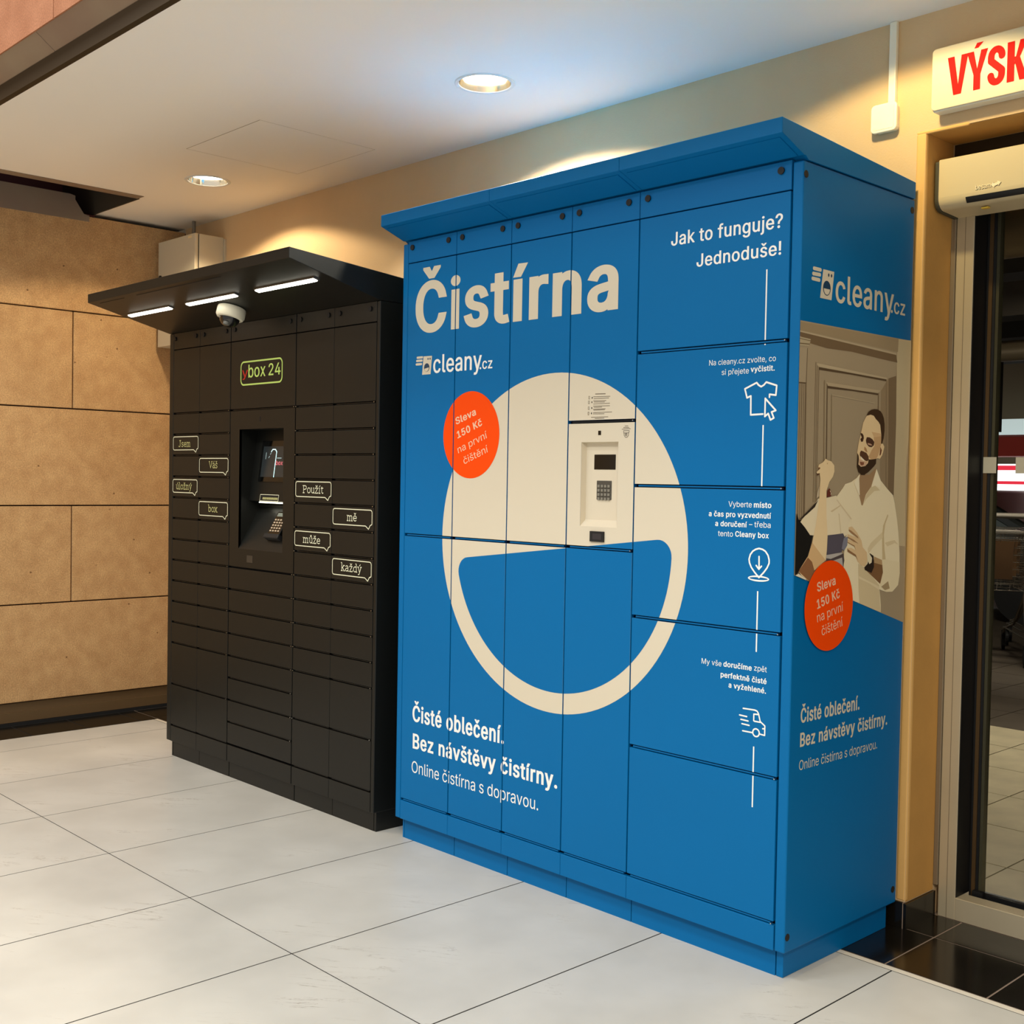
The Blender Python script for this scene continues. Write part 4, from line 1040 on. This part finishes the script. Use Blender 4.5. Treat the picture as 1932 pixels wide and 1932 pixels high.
part('display', slab_ramp(-2.688, -2.612, .74, .82, .022, .0235), mat('terminal display', (120, 128, 120), .2), pt)
part('lens_slot', MB().box(-2.7385, -2.7325, K - .0008, K + .001, 1.640, 1.662), GAP, KL)
part('label_plate', MB().box(-2.835, -2.785, K - .001, K + .001, 1.008, 1.040), mat('dark label', (52, 48, 42), .4), KL)
# prints
bub = {'Jsem': (-3.547, -3.287, 1.5185, 1.5825), 'Vas': (-3.272, -3.007, 1.4115, 1.477), 'uloz': (-3.546, -3.292, 1.311, 1.374), 'box': (-3.273, -3.0075, 1.207, 1.272),
       'Pouz': (-2.4445, -2.184, 1.3145, 1.378), 'me': (-2.168, -1.903, 1.208, 1.2715), 'muze': (-2.4475, -2.1855, 1.106, 1.168), 'kazdy': (-2.1675, -1.9035, 1.0025, 1.0665)}
P1 = []
for n_, (x0, x1, z0, z1) in bub.items():
    x0 = max(x0, [q for q in KX if q < x0 + .06][-1] + .004)
    w = .0036; r = .011
    pth = [(x1 - .024, z0 - .0125)]
    pth += [(x1 - .024, z0), ]
    bd = rrect(x0, x1, z0, z1, r, 4)
    n4 = len(bd); rr = [bd[(i + 20) % n4] for i in range(n4)]
    tail = (x1 - .022, z0 - .012)
    loop = []
    for p in bd: loop.append(p)
    # break the lower side to make room for the tail
    left = [p for p in bd]
    seq = []
    arcs = [bd[0:5], bd[5:10], bd[10:15], bd[15:20]]
    seq = [tail, (x1 - .012, z0 + .003)] + arcs[3][3:] + arcs[0] + arcs[1] + arcs[2] + [(x1 - .042, z0), tail]
    lay('bubble_print', bm_polys(stroke(seq, w)), PALE, 'y', K, .0008, KL)
ac = lambda x: [[(x - .06, 1.2), (x + .14, 1.5)]]
cr_ = lambda x: [[(x - .2, 1.5), (x, 1.22), (x + .2, 1.5)]]
GL = {'J': (1., [[(.12, .25), (.15, .08), (.3, 0), (.5, .03), (.6, .25), (.6, 1.4)], [(.33, 1.4), (.87, 1.4)]]),
 's': (.8, [[(.6, .78), (.6, .93), (.35, 1), (.12, .85), (.17, .6), (.52, .45), (.62, .2), (.4, 0), (.13, .06), (.12, .24)]]),
 'e': (.85, [[(.1, .5), (.72, .5), (.68, .8), (.42, 1), (.18, .85), (.08, .5), (.2, .12), (.45, 0), (.7, .14)]]),
 'm': (1.35, [[(.2, 0), (.2, 1)], [(.2, .8), (.42, 1), (.65, .85), (.65, 0)], [(.65, .8), (.88, 1), (1.1, .85), (1.1, 0)], [(.03, 0), (.37, 0)], [(.5, 0), (.8, 0)], [(.95, 0), (1.27, 0)], [(.03, 1), (.2, 1)]]),
 'V': (1.1, [[(.15, 1.4), (.55, 0), (.95, 1.4)], [(0, 1.4), (.32, 1.4)], [(.78, 1.4), (1.1, 1.4)]]),
 'a': (.85, [[(.12, .8), (.2, .96), (.45, 1), (.62, .82), (.62, 0), (.78, 0)], [(.62, .58), (.3, .55), (.1, .33), (.15, .06), (.38, 0), (.62, .2)]]),
 'l': (.48, [[(.22, 0), (.22, 1.5)], [(.02, 1.5), (.22, 1.5)], [(.03, 0), (.42, 0)]]),
 'o': (.84, [ell((.42, .5), .32, .5, 14) + [(.74, .5)]]),
 'z': (.78, [[(.12, .78), (.12, 1), (.62, 1), (.1, 0), (.66, 0), (.66, .22)]]),
 'n': (.92, [[(.2, 0), (.2, 1)], [(.2, .8), (.42, 1), (.68, .85), (.68, 0)], [(.03, 0), (.37, 0)], [(.52, 0), (.85, 0)], [(.03, 1), (.2, 1)]]),
 'y': (.88, [[(.15, 1), (.43, .05)], [(.72, 1), (.36, -.35), (.15, -.42)], [(0, 1), (.3, 1)], [(.56, 1), (.86, 1)]]),
 'b': (.88, [[(.2, 0), (.2, 1.5)], [(.02, 1.5), (.2, 1.5)], [(.2, .8), (.45, 1), (.7, .82), (.76, .5), (.68, .15), (.42, 0), (.2, .15)]]),
 'x': (.84, [[(.12, 0), (.68, 1)], [(.12, 1), (.68, 0)], [(0, 1), (.28, 1)], [(.54, 1), (.8, 1)], [(0, 0), (.26, 0)], [(.54, 0), (.82, 0)]]),
 'P': (.98, [[(.22, 0), (.22, 1.4), (.6, 1.4), (.84, 1.22), (.82, .86), (.58, .68), (.22, .68)], [(.03, 0), (.45, 0)], [(.03, 1.4), (.22, 1.4)]]),
 'u': (.92, [[(.2, 1), (.2, .2), (.38, 0), (.6, .1), (.7, .25)], [(.7, 1), (.7, 0), (.86, 0)], [(.03, 1), (.2, 1)], [(.53, 1), (.7, 1)]]),
 't': (.62, [[(.25, 1.3), (.25, .2), (.38, 0), (.58, .1)], [(.03, 1), (.55, 1)]]),
 'k': (.87, [[(.2, 0), (.2, 1.5)], [(.02, 1.5), (.2, 1.5)], [(.2, .42), (.66, 1)], [(.36, .6), (.7, 0)], [(.03, 0), (.38, 0)], [(.55, 0), (.85, 0)], [(.5, 1), (.8, 1)]]),
 'd': (.9, [[(.68, 0), (.68, 1.5)], [(.5, 1.5), (.68, 1.5)], [(.68, .8), (.45, 1), (.18, .82), (.1, .5), (.18, .15), (.42, 0), (.68, .15)], [(.68, 0), (.86, 0)]]),
 'i': (.48, [[(.22, 0), (.22, 1)], [(.03, 1), (.22, 1)], [(.03, 0), (.42, 0)]])}
for a_, b_, f_, x_ in (('á', 'a', ac, .42), ('ú', 'u', ac, .46), ('ý', 'y', ac, .46), ('í', 'i', ac, .24), ('š', 's', cr_, .36), ('ž', 'z', cr_, .38), ('ě', 'e', cr_, .42), ('ů', 'u', lambda x: [ell((x, 1.36), .13, .15, 8) + [(x + .13, 1.36)]], .46)):
    GL[a_] = (GL[b_][0], GL[b_][1] + f_(x_))
def slab_word(s, p0, p1, cap):
    xh = cap / 1.45; tot = sum(GL[c][0] for c in s); sx = (p1[0] - p0[0]) / tot; x = p0[0]; P = []
    for c in s:
        for pl in GL[c][1]: P += stroke([(x + a * sx, p0[1] + b * xh) for a, b in pl], .0032, cap=False)
        x += GL[c][0] * sx
    return P
for t in TEXTS:
    if t[0] == 'bubble': lay('bubble_lettering', bm_polys(slab_word(t[1], t[3], t[4], .0312)), PALEY if t[7] == 'paleyellow' else PALE, 'y', K, .0010, KL)
texts('ybox', 'y', .0010, DRED, KL, [], 'logo_lettering', val=K, col='darkred'); texts('ybox', 'y', .0010, LIME, KL, [], 'logo_lettering', val=K, col='lime')
bm = bm_polys(band(rrect(-2.905, -2.558, 1.8045, 1.9140, .026, 6), rrect(-2.8985, -2.5645, 1.8115, 1.9070, .021, 6))); lay('logo_print', bm, LIME, 'y', K, .0008, KL)
# canopy
cn = part('canopy', MB().prism([(-.448, 2.196), (-.448, 2.236), (.628, 2.142), (.628, 2.0905), (K, 2.0905)], -3.579, -1.868), BLACKP, KL, bevel=.0015, seg=1)
ct = Vector((0, -.419, .1055)).normalized(); cno = Vector((0, -.1055, -.419)).normalized()
def on_soff(x, s, q):
    w = Vector((x, K, 2.0905)) + ct * s + cno * q; return tuple(w)
def slab_soff(x0, x1, s0, s1, q0, q1, inset=0.):
    mb = MB(); mb.v = [on_soff(x, s, q) for q, e in ((q0, 0), (q1, inset)) for s in (s0 + e, s1 - e) for x in (x0 + e, x1 - e)]
    for f in ((0, 1, 3, 2), (4, 6, 7, 5), (0, 4, 5, 1), (2, 3, 7, 6), (0, 2, 6, 4), (1, 5, 7, 3)):
        mb.f.append(f); mb.m.append(0)
    return mb
for a, b in ((-3.505, -3.09), (-2.945, -2.525), (-2.372, -1.945)):
    lt = part('canopy_light', slab_soff(a, b, .240, .268, 0, .006), STEEL, KL)
    part('light_tube', slab_soff(a + .006, b - .006, .243, .265, .006, .010, .002), LED, lt)
part('canopy_seam', slab_soff(-3.50, -3.25, .405, .408, 0, .0008), GAP, KL)
part('canopy_seam', slab_soff(-3.13, -2.40, .405, .408, 0, .0008), GAP, KL)

# dome camera under the canopy
cc = Vector(on_soff(-2.735, .150, 0))
CC = thing('dome_camera', 'small white dome camera hanging under the black locker canopy', 'camera', cc)
part('housing', MB().ring(cc, (1, 0, 0), ct, [(.052, 0), (.060, -.004), (.062, -.012), (.062, -.040), (.056, -.050), (.047, -.053), (.044, -.050)] if Vector((1, 0, 0)).cross(ct).dot(cno) < 0 else [(.052, 0), (.060, .004), (.062, .012), (.062, .040), (.056, .050), (.047, .053), (.044, .050)], 32), WPLAS, CC, smooth=True)
sgn = -1 if Vector((1, 0, 0)).cross(ct).dot(cno) < 0 else 1
part('dome', MB().ring(cc, (1, 0, 0), ct, [(.044 * math.cos(t), sgn * (.050 + .040 * math.sin(t))) for t in [math.pi / 2 * k_ / 8 for k_ in range(9)][:-1]] + [(.001, sgn * .090)], 28), DOME, CC, smooth=True)
part('lens', MB().ring(cc + cno * .070 + Vector((.018, -.020, 0)), (1, 0, 0), ct, [(.014, 0), (.014, sgn * .012), (.010, sgn * .014)], 16), mat('lens grey', (110, 110, 104), .3), CC)

# ------------------------------------------------------------------ electrical cabinet on the wall
EX0, EX1, EY0, EZ0, EZ1 = -4.668, -4.235, .455, 2.145, 2.757
E_ = thing('electrical_cabinet', 'light grey steel cabinet on the back wall behind the black canopy', 'cabinet', ((EX0 + EX1) / 2, .6, EZ0))
part('body', MB().box(EX0, EX1, EY0 + .028, YW - .012, EZ0, EZ1), EBOX, E_, bevel=.004)
part('gasket', MB().box(EX0 + .004, EX1 - .004, EY0 + .022, EY0 + .029, EZ0 + .004, EZ1 - .004), GAP, E_)
ed = part('door', MB().box(EX0, EX1, EY0, EY0 + .022, EZ0, EZ1), EBOX, E_, bevel=.003)
part('lock', MB().ring((EX0 + .035, EY0 - .002, 2.545), (1, 0, 0), (0, 0, 1), [(.016, 0), (.016, .006)], 20), RUBBER, ed)
part('type_plate', MB().box(EX1 - .075, EX1 - .035, EY0 - .001, EY0 + .001, EZ1 - .022, EZ1 - .010), mat('type plate', (236, 214, 160), .4), ed)
part('mounting_rail', MB().box(EX1 - .012, EX1 + .010, YW - .012, YW - .0005, EZ0 - .02, EZ1 - .008), EBOX, E_)
cb = part('cable_conduit', MB().tube([(-4.46, .57, EZ1 - .002), (-4.46, .57, H - .001)], .011, 10), mat('grey conduit', (120, 112, 98), .5), E_, smooth=True)
part('gland', MB().ring((-4.46, .57, EZ1 - .004), (1, 0, 0), (0, 1, 0), [(.022, 0), (.022, .016), (.014, .026)], 16), EBOX, E_)

# ------------------------------------------------------------------ downlights
first = None
for i, (lx, ly) in enumerate(LAMPS[:2]):
    lab = ['round recessed downlight with clear bluish halo above the blue locker', 'round recessed downlight above the black locker canopy, nearer the stone wall'][i]
    lab = ['round recessed downlight in the soffit above the blue locker', 'round recessed downlight in the soffit left above the black locker'][i]
    D = thing('downlight', lab, 'lamp', (lx, ly, H), 'recessed downlights')
    part('ring', MB().ring((lx, ly, H), (1, 0, 0), (0, -1, 0), [(.096, -.002), (.098, .003), (.110, .0045), (.113, .0015), (.113, -.0005)], 40, caps=False), mat('white ring', (222, 222, 216), .35), D, smooth=True, fixn=False)
    part('reflector', MB().ring((lx, ly, H), (1, 0, 0), (0, 1, 0), [(.096, -.001), (.090, .035), (.076, .070), (.056, .095), (.05, .10)], 40, caps=False), CHROME, D, smooth=True, fixn=False)
    part('bulb', MB().ring((lx, ly, H + .016), (1, 0, 0), (0, 1, 0), [(.040, 0), (.068, .006), (.078, .016), (.074, .03)], 28), BULB, D, smooth=True)

# ------------------------------------------------------------------ wall box, trunking, sign
B_ = tag(part('cable_trunking', MB().box(-.1045, -.0805, YW - .016, YW - .0003, 2.615, H - .001), WPLAS, bevel=.002), 'thin white cable trunking running down the wall from the ceiling', 'trunking')
X_ = thing('wall_sensor', 'square white plastic box on the ochre wall below the trunking', 'box', (-.112, YW, 2.527))
part('back_box', MB().prism(rrect(-.149, -.071, 2.530, 2.614, .012, 4), YW - .0005, YW - .018, 'y'), WPLAS, X_)
part('cover', MB().prism(rrect(-.155, -.066, 2.5265, 2.6165, .014, 5), YW - .018, YW - .030, 'y'), WPLAS, X_, bevel=.003)
part('cover_rim', MB().prism(rrect(-.146, -.075, 2.535, 2.608, .008, 5), YW - .030, YW - .0312, 'y'), mat('cover face', (242, 236, 206), .5), X_)
S_ = thing('lightbox_sign', 'white box sign with red capital letters above the glass door', 'sign', (.6, YW, 2.545))
part('housing', MB().box(.062, 1.60, .600, YW - .001, 2.545, 2.736), WPLAS, S_, bevel=.008, seg=3)
part('face', MB().prism(rrect(.062, 1.60, 2.548, 2.734, .012, 4), .600, .594, 'y'), SIGNF, S_, bevel=.002)
def sign_glyph(x0, x1, kind):
    b, t = 2.582, 2.697; w = .021; P = []
    if kind == 'V': P = [[(x0, t), (x0 + w, t), ((x0 + x1) / 2 + .002, b + .030), (x1 - w, t), (x1, t), ((x0 + x1) / 2 + .012, b), ((x0 + x1) / 2 - .012, b)]]
    if kind == 'Y': m_ = (x0 + x1) / 2; P = [[(x0, t), (x0 + w, t), (m_, b + .062), (x1 - w, t), (x1, t), (m_ + w / 2, b + .045), (m_ + w / 2, b), (m_ - w / 2, b), (m_ - w / 2, b + .045)], [(m_ + .002, t + .008), (m_ + .018, t + .023), (m_ - .002, t + .023), (m_ - .010, t + .008)]]
    if kind == 'S':
        r = (x1 - x0) / 2; m_ = (x0 + x1) / 2; wi = w * .95
        q1 = ell((m_, t - .030), r - wi / 2, .030 - .010, 10, -.1, math.pi) + [(x0 + wi / 2, t - .042)]
        q2 = ell((m_, b + .030), r - wi / 2, .030 - .010, 10, math.pi, 2 * math.pi)
        pth = q1 + [(m_, (b + t) / 2), (x1 - wi / 2, b + .042)] + q2[::-1]
        P = stroke(pth, wi)
    if kind == 'K': P = [[(x0, b), (x0, t), (x0 + w, t), (x0 + w, b)], [(x0 + w * .9, (b + t) / 2 - .012), (x1 - w, t), (x1, t), (x0 + w * 1.5, (b + t) / 2 - .002), ], [(x0 + w * .9, (b + t) / 2 + .012), (x0 + w * 1.7, (b + t) / 2 + .012), (x1 + .002, b), (x1 - w, b)]]
    return P
P_ = sign_glyph(.112, .176, 'V') + sign_glyph(.172, .236, 'Y') + sign_glyph(.236, .288, 'S') + sign_glyph(.294, .352, 'K')
bm = bm_polys(P_); lay('sign_lettering', bm, SIGNR, 'y', .594, .0006, S_)

# ------------------------------------------------------------------ glass door
dr = sroot('door_1', (.6, .9, 0))
part('side_profile', MB().box(.0205, .0362, .832, .862, .100, 2.40), ALUG, dr, bevel=.0015, seg=1)
part('frame_post', MB().box(.0370, .0945, .838, .900, 0, 2.44), ALU, dr, bevel=.0015, seg=1)
part('frame_groove', MB().box(.0655, .0672, .8372, .8381, .0, 2.44), ALUG, dr)
part('threshold', MB().box(.0945, 2.4, .838, .900, 0, .073), ALU, dr, bevel=.0015, seg=1)
part('gasket', MB().box(.0945, .0965, .842, 1.00, .073, 2.44).box(.0965, 2.4, .900, .97, 0, .060), BLK, dr)
part('header', MB().box(.0205, 2.4, .842, .90, 2.43, 2.5045), BRONZE, dr)
part('frame_post', MB().box(1.9, 1.96, .838, .900, .073, 2.44), ALU, dr)
sd_ = part('sliding_leaf', MB().box(.0975, .104, .93, .972, .05, 2.44), BLK, dr)
part('stile', MB().box(.1045, .1165, .930, .972, .05, 2.44), BROWN, sd_)
part('stile', MB().box(.1170, .1255, .934, .972, .05, 2.44), BLK, sd_)
part('stile', MB().box(.1255, .1355, .938, .968, .06, 2.44), mat('green grey profile', (78, 74, 54), .35, .4), sd_)
part('bottom_rail', MB().box(.1355, 1.8, .938, .968, .02, .075), BLK, sd_)
part('top_rail', MB().box(.1045, 1.8, .934, .970, 2.30, 2.44), BLK, sd_)
part('floor_guide', MB().box(.115, .150, .915, .934, .062, .085), BLK, sd_)
gl = part('glass_pane', MB().box(.1355, 1.8, .949, .957, .07, 2.31), GLASS, sd_)
for x0 in (.1005, .202, .303, .404, .505, .606):
    s_ = part('glass_sticker', MB().box(max(x0, .1045), x0 + .047, .9288 if x0 < .11 else .9475, .9298 if x0 < .11 else .9487, 1.450, 1.502), FROST, sd_)
# door operator
O_ = thing('door_operator', 'cream automatic door operator box above the glass door', 'door operator', (.8, .78, 2.26))
pr = [(.845, 2.4265), (.703, 2.4265), (.700, 2.4235), (.700, 2.308)]
for k_ in range(9):
    t = math.pi + math.pi / 2 * k_ / 8; pr.append((.736 + .036 * math.cos(t), 2.308 + .036 * math.sin(t)))
pr += [(.845, 2.268)]
part('cover', MB().prism(pr, .0405, 2.2), OPER, O_, smooth=True)
pr2 = [(.845, 2.424), (.706, 2.424), (.702, 2.420), (.702, 2.306)]
for k_ in range(9):
    t = math.pi + math.pi / 2 * k_ / 8; pr2.append((.738 + .036 * math.cos(t), 2.304 + .036 * math.sin(t)))
pr2 += [(.845, 2.264)]
part('end_cap', MB().prism(pr2, .0255, .0395), mat('dark grey end cap', (62, 60, 46), .5), O_, bevel=.003)
sl = [(.736 + r_ * math.cos(t), 2.308 + r_ * math.sin(t)) for r_, ts in ((.0368, [math.pi + .30 + .55 * q / 6 for q in range(7)]), (.034, [math.pi + .85 - .55 * q / 6 for q in range(7)])) for t in ts]
part('sensor_slot', MB().prism(sl, .128, .345), BLK, O_)
part('indicator', MB().box(.160, .182, .742, .756, 2.2635, 2.2680), mat('yellow indicator', (240, 200, 70), .4), O_)
bm = text_bm('besam', (.160, 2.3135), (.2075, 2.3155), .0150, .8); mbt = MB(); bm.verts.index_update()
ext = bmesh.ops.extrude_face_region(bm, geom=list(bm.faces))
for v in [q for q in ext['geom'] if isinstance(q, bmesh.types.BMVert)]: v.co.z = -.0016
bm.verts.index_update(); mbt.v = [(v.co.x, .6995 + v.co.z, v.co.y) for v in bm.verts]; mbt.f = [tuple(v.index for v in f.verts) for f in bm.faces]; mbt.m = [0] * len(mbt.f); bm.free()
part('brand_lettering', mbt, mat('cream lettering', (240, 226, 190), .5), O_)
arrow = [(.208, 2.320), (.216, 2.328), (.216, 2.3235), (.228, 2.3255), (.228, 2.330), (.239, 2.3245), (.231, 2.3145), (.231, 2.3185), (.219, 2.3150), (.219, 2.3105)]
part('brand_mark', MB().prism(arrow, .6995, .6979, 'y'), mat('cream lettering', (240, 226, 190), .5), O_)
bm = text_bm('besam', (.1607, 2.3120), (.2082, 2.3140), .0150, 1.1); lay('brand_shadow_ink', bm, mat('brown outline ink', (84, 70, 46), .5), 'y', .700, .0004, O_)  # offset brown copy paints a drop shadow behind the raised lettering
part('brand_shadow_ink', MB().prism([(a + .0008, b - .0016) for a, b in arrow], .7, .6994, 'y'), mat('brown outline ink', (84, 70, 46), .5), O_)

# ------------------------------------------------------------------ car park outside the door
fo = sroot('floor_outside', (-1.5, 4, 0))
part('bedding', MB().box(-6.5, 3.2, .97, 13.5, -.05, -.011), mat('dark bedding joint', (60, 50, 38), .9), fo)
for i in range(12):
    for j in range(13):
        x0 = -4.32 + i * .43; y0 = .99 + j * .505
        xc = 1.8176 - (y0 + .25 + 2.8176) * .43
        if abs(x0 + .2 - xc) > .85: continue
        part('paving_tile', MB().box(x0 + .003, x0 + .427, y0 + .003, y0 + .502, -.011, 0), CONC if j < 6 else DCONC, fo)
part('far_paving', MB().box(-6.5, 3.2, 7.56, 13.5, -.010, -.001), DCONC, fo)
wo = sroot('wall_outside', (-3, 13, 0))
part('far_wall', MB().box(-9, 3.2, 13.4, 13.6, 0, 3.4), PARKW, wo)
part('side_wall', MB().box(-9.1, -9, .97, 13.5, 0, 3.4), PARKW, wo)
part('side_wall', MB().box(3.2, 3.3, .97, 13.5, 0, 3.4), PARKW, wo)
co = sroot('ceiling_outside', (-3, 6, 3.2))
part('slab', MB().box(-9, 3.2, .96, 13.5, 3.35, 3.45), PARKW, co)
for i, yb in enumerate((2.2, 4.0, 5.6, 7.4, 9.2, 11.0)):
    part('beam', MB().box(-9, 3.2, yb, yb + .35, 2.95 - .04 * (i % 2), 3.35), PARKD, co)
part('duct', MB().tube([(-5, 3.4, 2.75), (1, 3.4, 2.75)], .13, 16), mat('duct sheet', (130, 114, 88), .4, .4), co, smooth=True)
part('duct', MB().tube([(-8, 8.4, 2.72), (1, 8.4, 2.72)], .10, 16), mat('duct sheet', (130, 114, 88), .4, .4), co, smooth=True)
part('post', MB().box(-4.30, -4.18, 10.6, 10.75, 2.06, 3.0), PARKD, co)
lg_ = tag(part('advert_panel', MB().box(-5.6, -3.4, 12.2, 12.3, 1.38, 1.72, m=0).box(-5.6, -3.4, 12.19, 12.2, 1.64, 1.70, m=1).box(-5.6, -3.4, 12.19, 12.2, 1.46, 1.50, m=1), [LITW, LITR]), 'brightly lit white and red panel far outside the glass door', 'sign')
tag(part('red_awning', MB().prism([(11.4, 1.80), (11.4, 2.03), (11.9, 2.08), (11.9, 1.80)], -5.8, -3.0), REDB), 'dull red band hanging above the lit panel outside', 'awning')
tag(part('lit_window_band', MB().box(-6.0, -3.0, 12.6, 12.7, 2.10, 2.32), mat('daylight panel', (200, 214, 214), .5, emit=.7)), 'pale lit strip above the red band outside', 'window')
# parked car behind the trolleys
car = thing('car', 'dark car parked behind the shopping trolleys outside', 'car', (-4.3, 10.3, 0))
cpf = [(-6.4, .30), (-6.4, .80), (-5.9, .95), (-5.3, 1.36), (-4.0, 1.38), (-3.3, .98), (-2.7, .86), (-2.65, .35)]
part('body', MB().prism(cpf, 9.6, 11.1, 'y'), CAR, car, bevel=.05)
part('side_window', MB().prism([(-5.7, .97), (-5.25, 1.28), (-4.1, 1.30), (-3.55, .99)], 9.585, 9.60, 'y'), mat('car glass', (60, 72, 66), .1), car)
for xw in (-5.8, -3.3):
    part('wheel', MB().ring((xw, 9.58, .32), (1, 0, 0), (0, 0, 1), [(.30, 0), (.32, .03), (.32, .18)], 24), CARTG, car)

def trolley(loc, yaw, label):
    T_ = thing('shopping_trolley', label, 'trolley', loc, 'nested shopping trolleys')
    ca, sa = math.cos(yaw), math.sin(yaw); S = 1.14
    def G(x, y, z): return (loc[0] + S * (x * ca - y * sa), loc[1] + S * (x * sa + y * ca), loc[2] + S * z)
    wire = MB()
    for k_ in range(9):
        z = .52 + k_ * .05; e = .02 * (8 - k_) / 8 + 0
        a = [(-.42 + e * 4, -.20 - .06 * k_ / 8, z), (.36 + .06 * k_ / 8, -.26 - .04 * k_ / 8, z), (.36 + .06 * k_ / 8, .26 + .04 * k_ / 8, z), (-.42 + e * 4, .20 + .06 * k_ / 8, z)]
        wire.tube([G(*p) for p in a + a[:1]], .003 if k_ < 8 else .006, 5)
    for k_ in range(13):
        t = k_ / 12
        for s in (-1, 1):
            wire.tube([G(-.34 + .70 * t, s * (.20 + .05 * t), .52), G(-.42 + .84 * t, s * (.26 + .04 * t), .92)], .0025, 4)
    for k_ in range(7):
        t = -1 + k_ / 3
        wire.tube([G(.36, .25 * t, .52), G(.42, .29 * t, .92)], .0025, 4); wire.tube([G(-.34, .2 * t, .52), G(.36, .25 * t, .52)], .0025, 4)
    o = part('basket', wire, CARTM, T_); o['kind'] = 'stuff'
    for s in (-1, 1):
        fr_ = MB().tube([G(.52, s * .27, 1.03), G(.44, s * .29, .90), G(.40, s * .26, .50), G(-.10, s * .24, .24), G(-.42, s * .20, .17), G(-.46, s * .20, .12)], .011, 8)
        fr_.tube([G(.40, s * .26, .50), G(.47, s * .27, .22), G(.45, s * .27, .12)], .011, 8)
        fr_.tube([G(-.44, s * .20, .18), G(.46, s * .27, .20)], .009, 8)
        part('frame', fr_, CARTM, T_, smooth=True)
    part('handle', MB().tube([G(.53, -.27, 1.04), G(.53, .27, 1.04)], .016, 10), mat('grey grip', (120, 112, 100), .4), T_, smooth=True)
    part('child_seat', MB().poly([G(.40, -.18, .60), G(.40, .18, .60), G(.43, .18, .86), G(.43, -.18, .86)]), mat('brown seat flap', (116, 82, 50), .5), T_)
    for wx, wy in ((-.46, -.20), (-.46, .20), (.46, -.27), (.46, .27)):
        c_ = Vector(G(wx, wy, .065)); u = Vector((ca, sa, 0))
        part('wheel', MB().ring(c_ - Vector((-sa, ca, 0)) * .014, u, (0, 0, 1), [(.050, 0), (.068, -.003), (.068, -.026), (.050, -.029)], 18).box(c_.x - .012, c_.x + .012, c_.y - .012, c_.y + .012, c_.z + .04, c_.z + .10), CARTG, T_)
    return T_
tl = ['front shopping trolley of the left nested row outside the glass', 'second trolley in the left nested row outside the glass', 'third trolley in the left nested row outside the glass']
for i in range(3): trolley((-2.55 - .10 * i, 6.75 + .30 * i, 0), math.radians(-62), tl[i])
tl = ['front shopping trolley of the right nested row, cut by the frame edge', 'second trolley of the right nested row, cut by the frame edge']
for i in range(2): trolley((-1.78 - .10 * i, 6.66 + .30 * i, 0), math.radians(-62), tl[i])
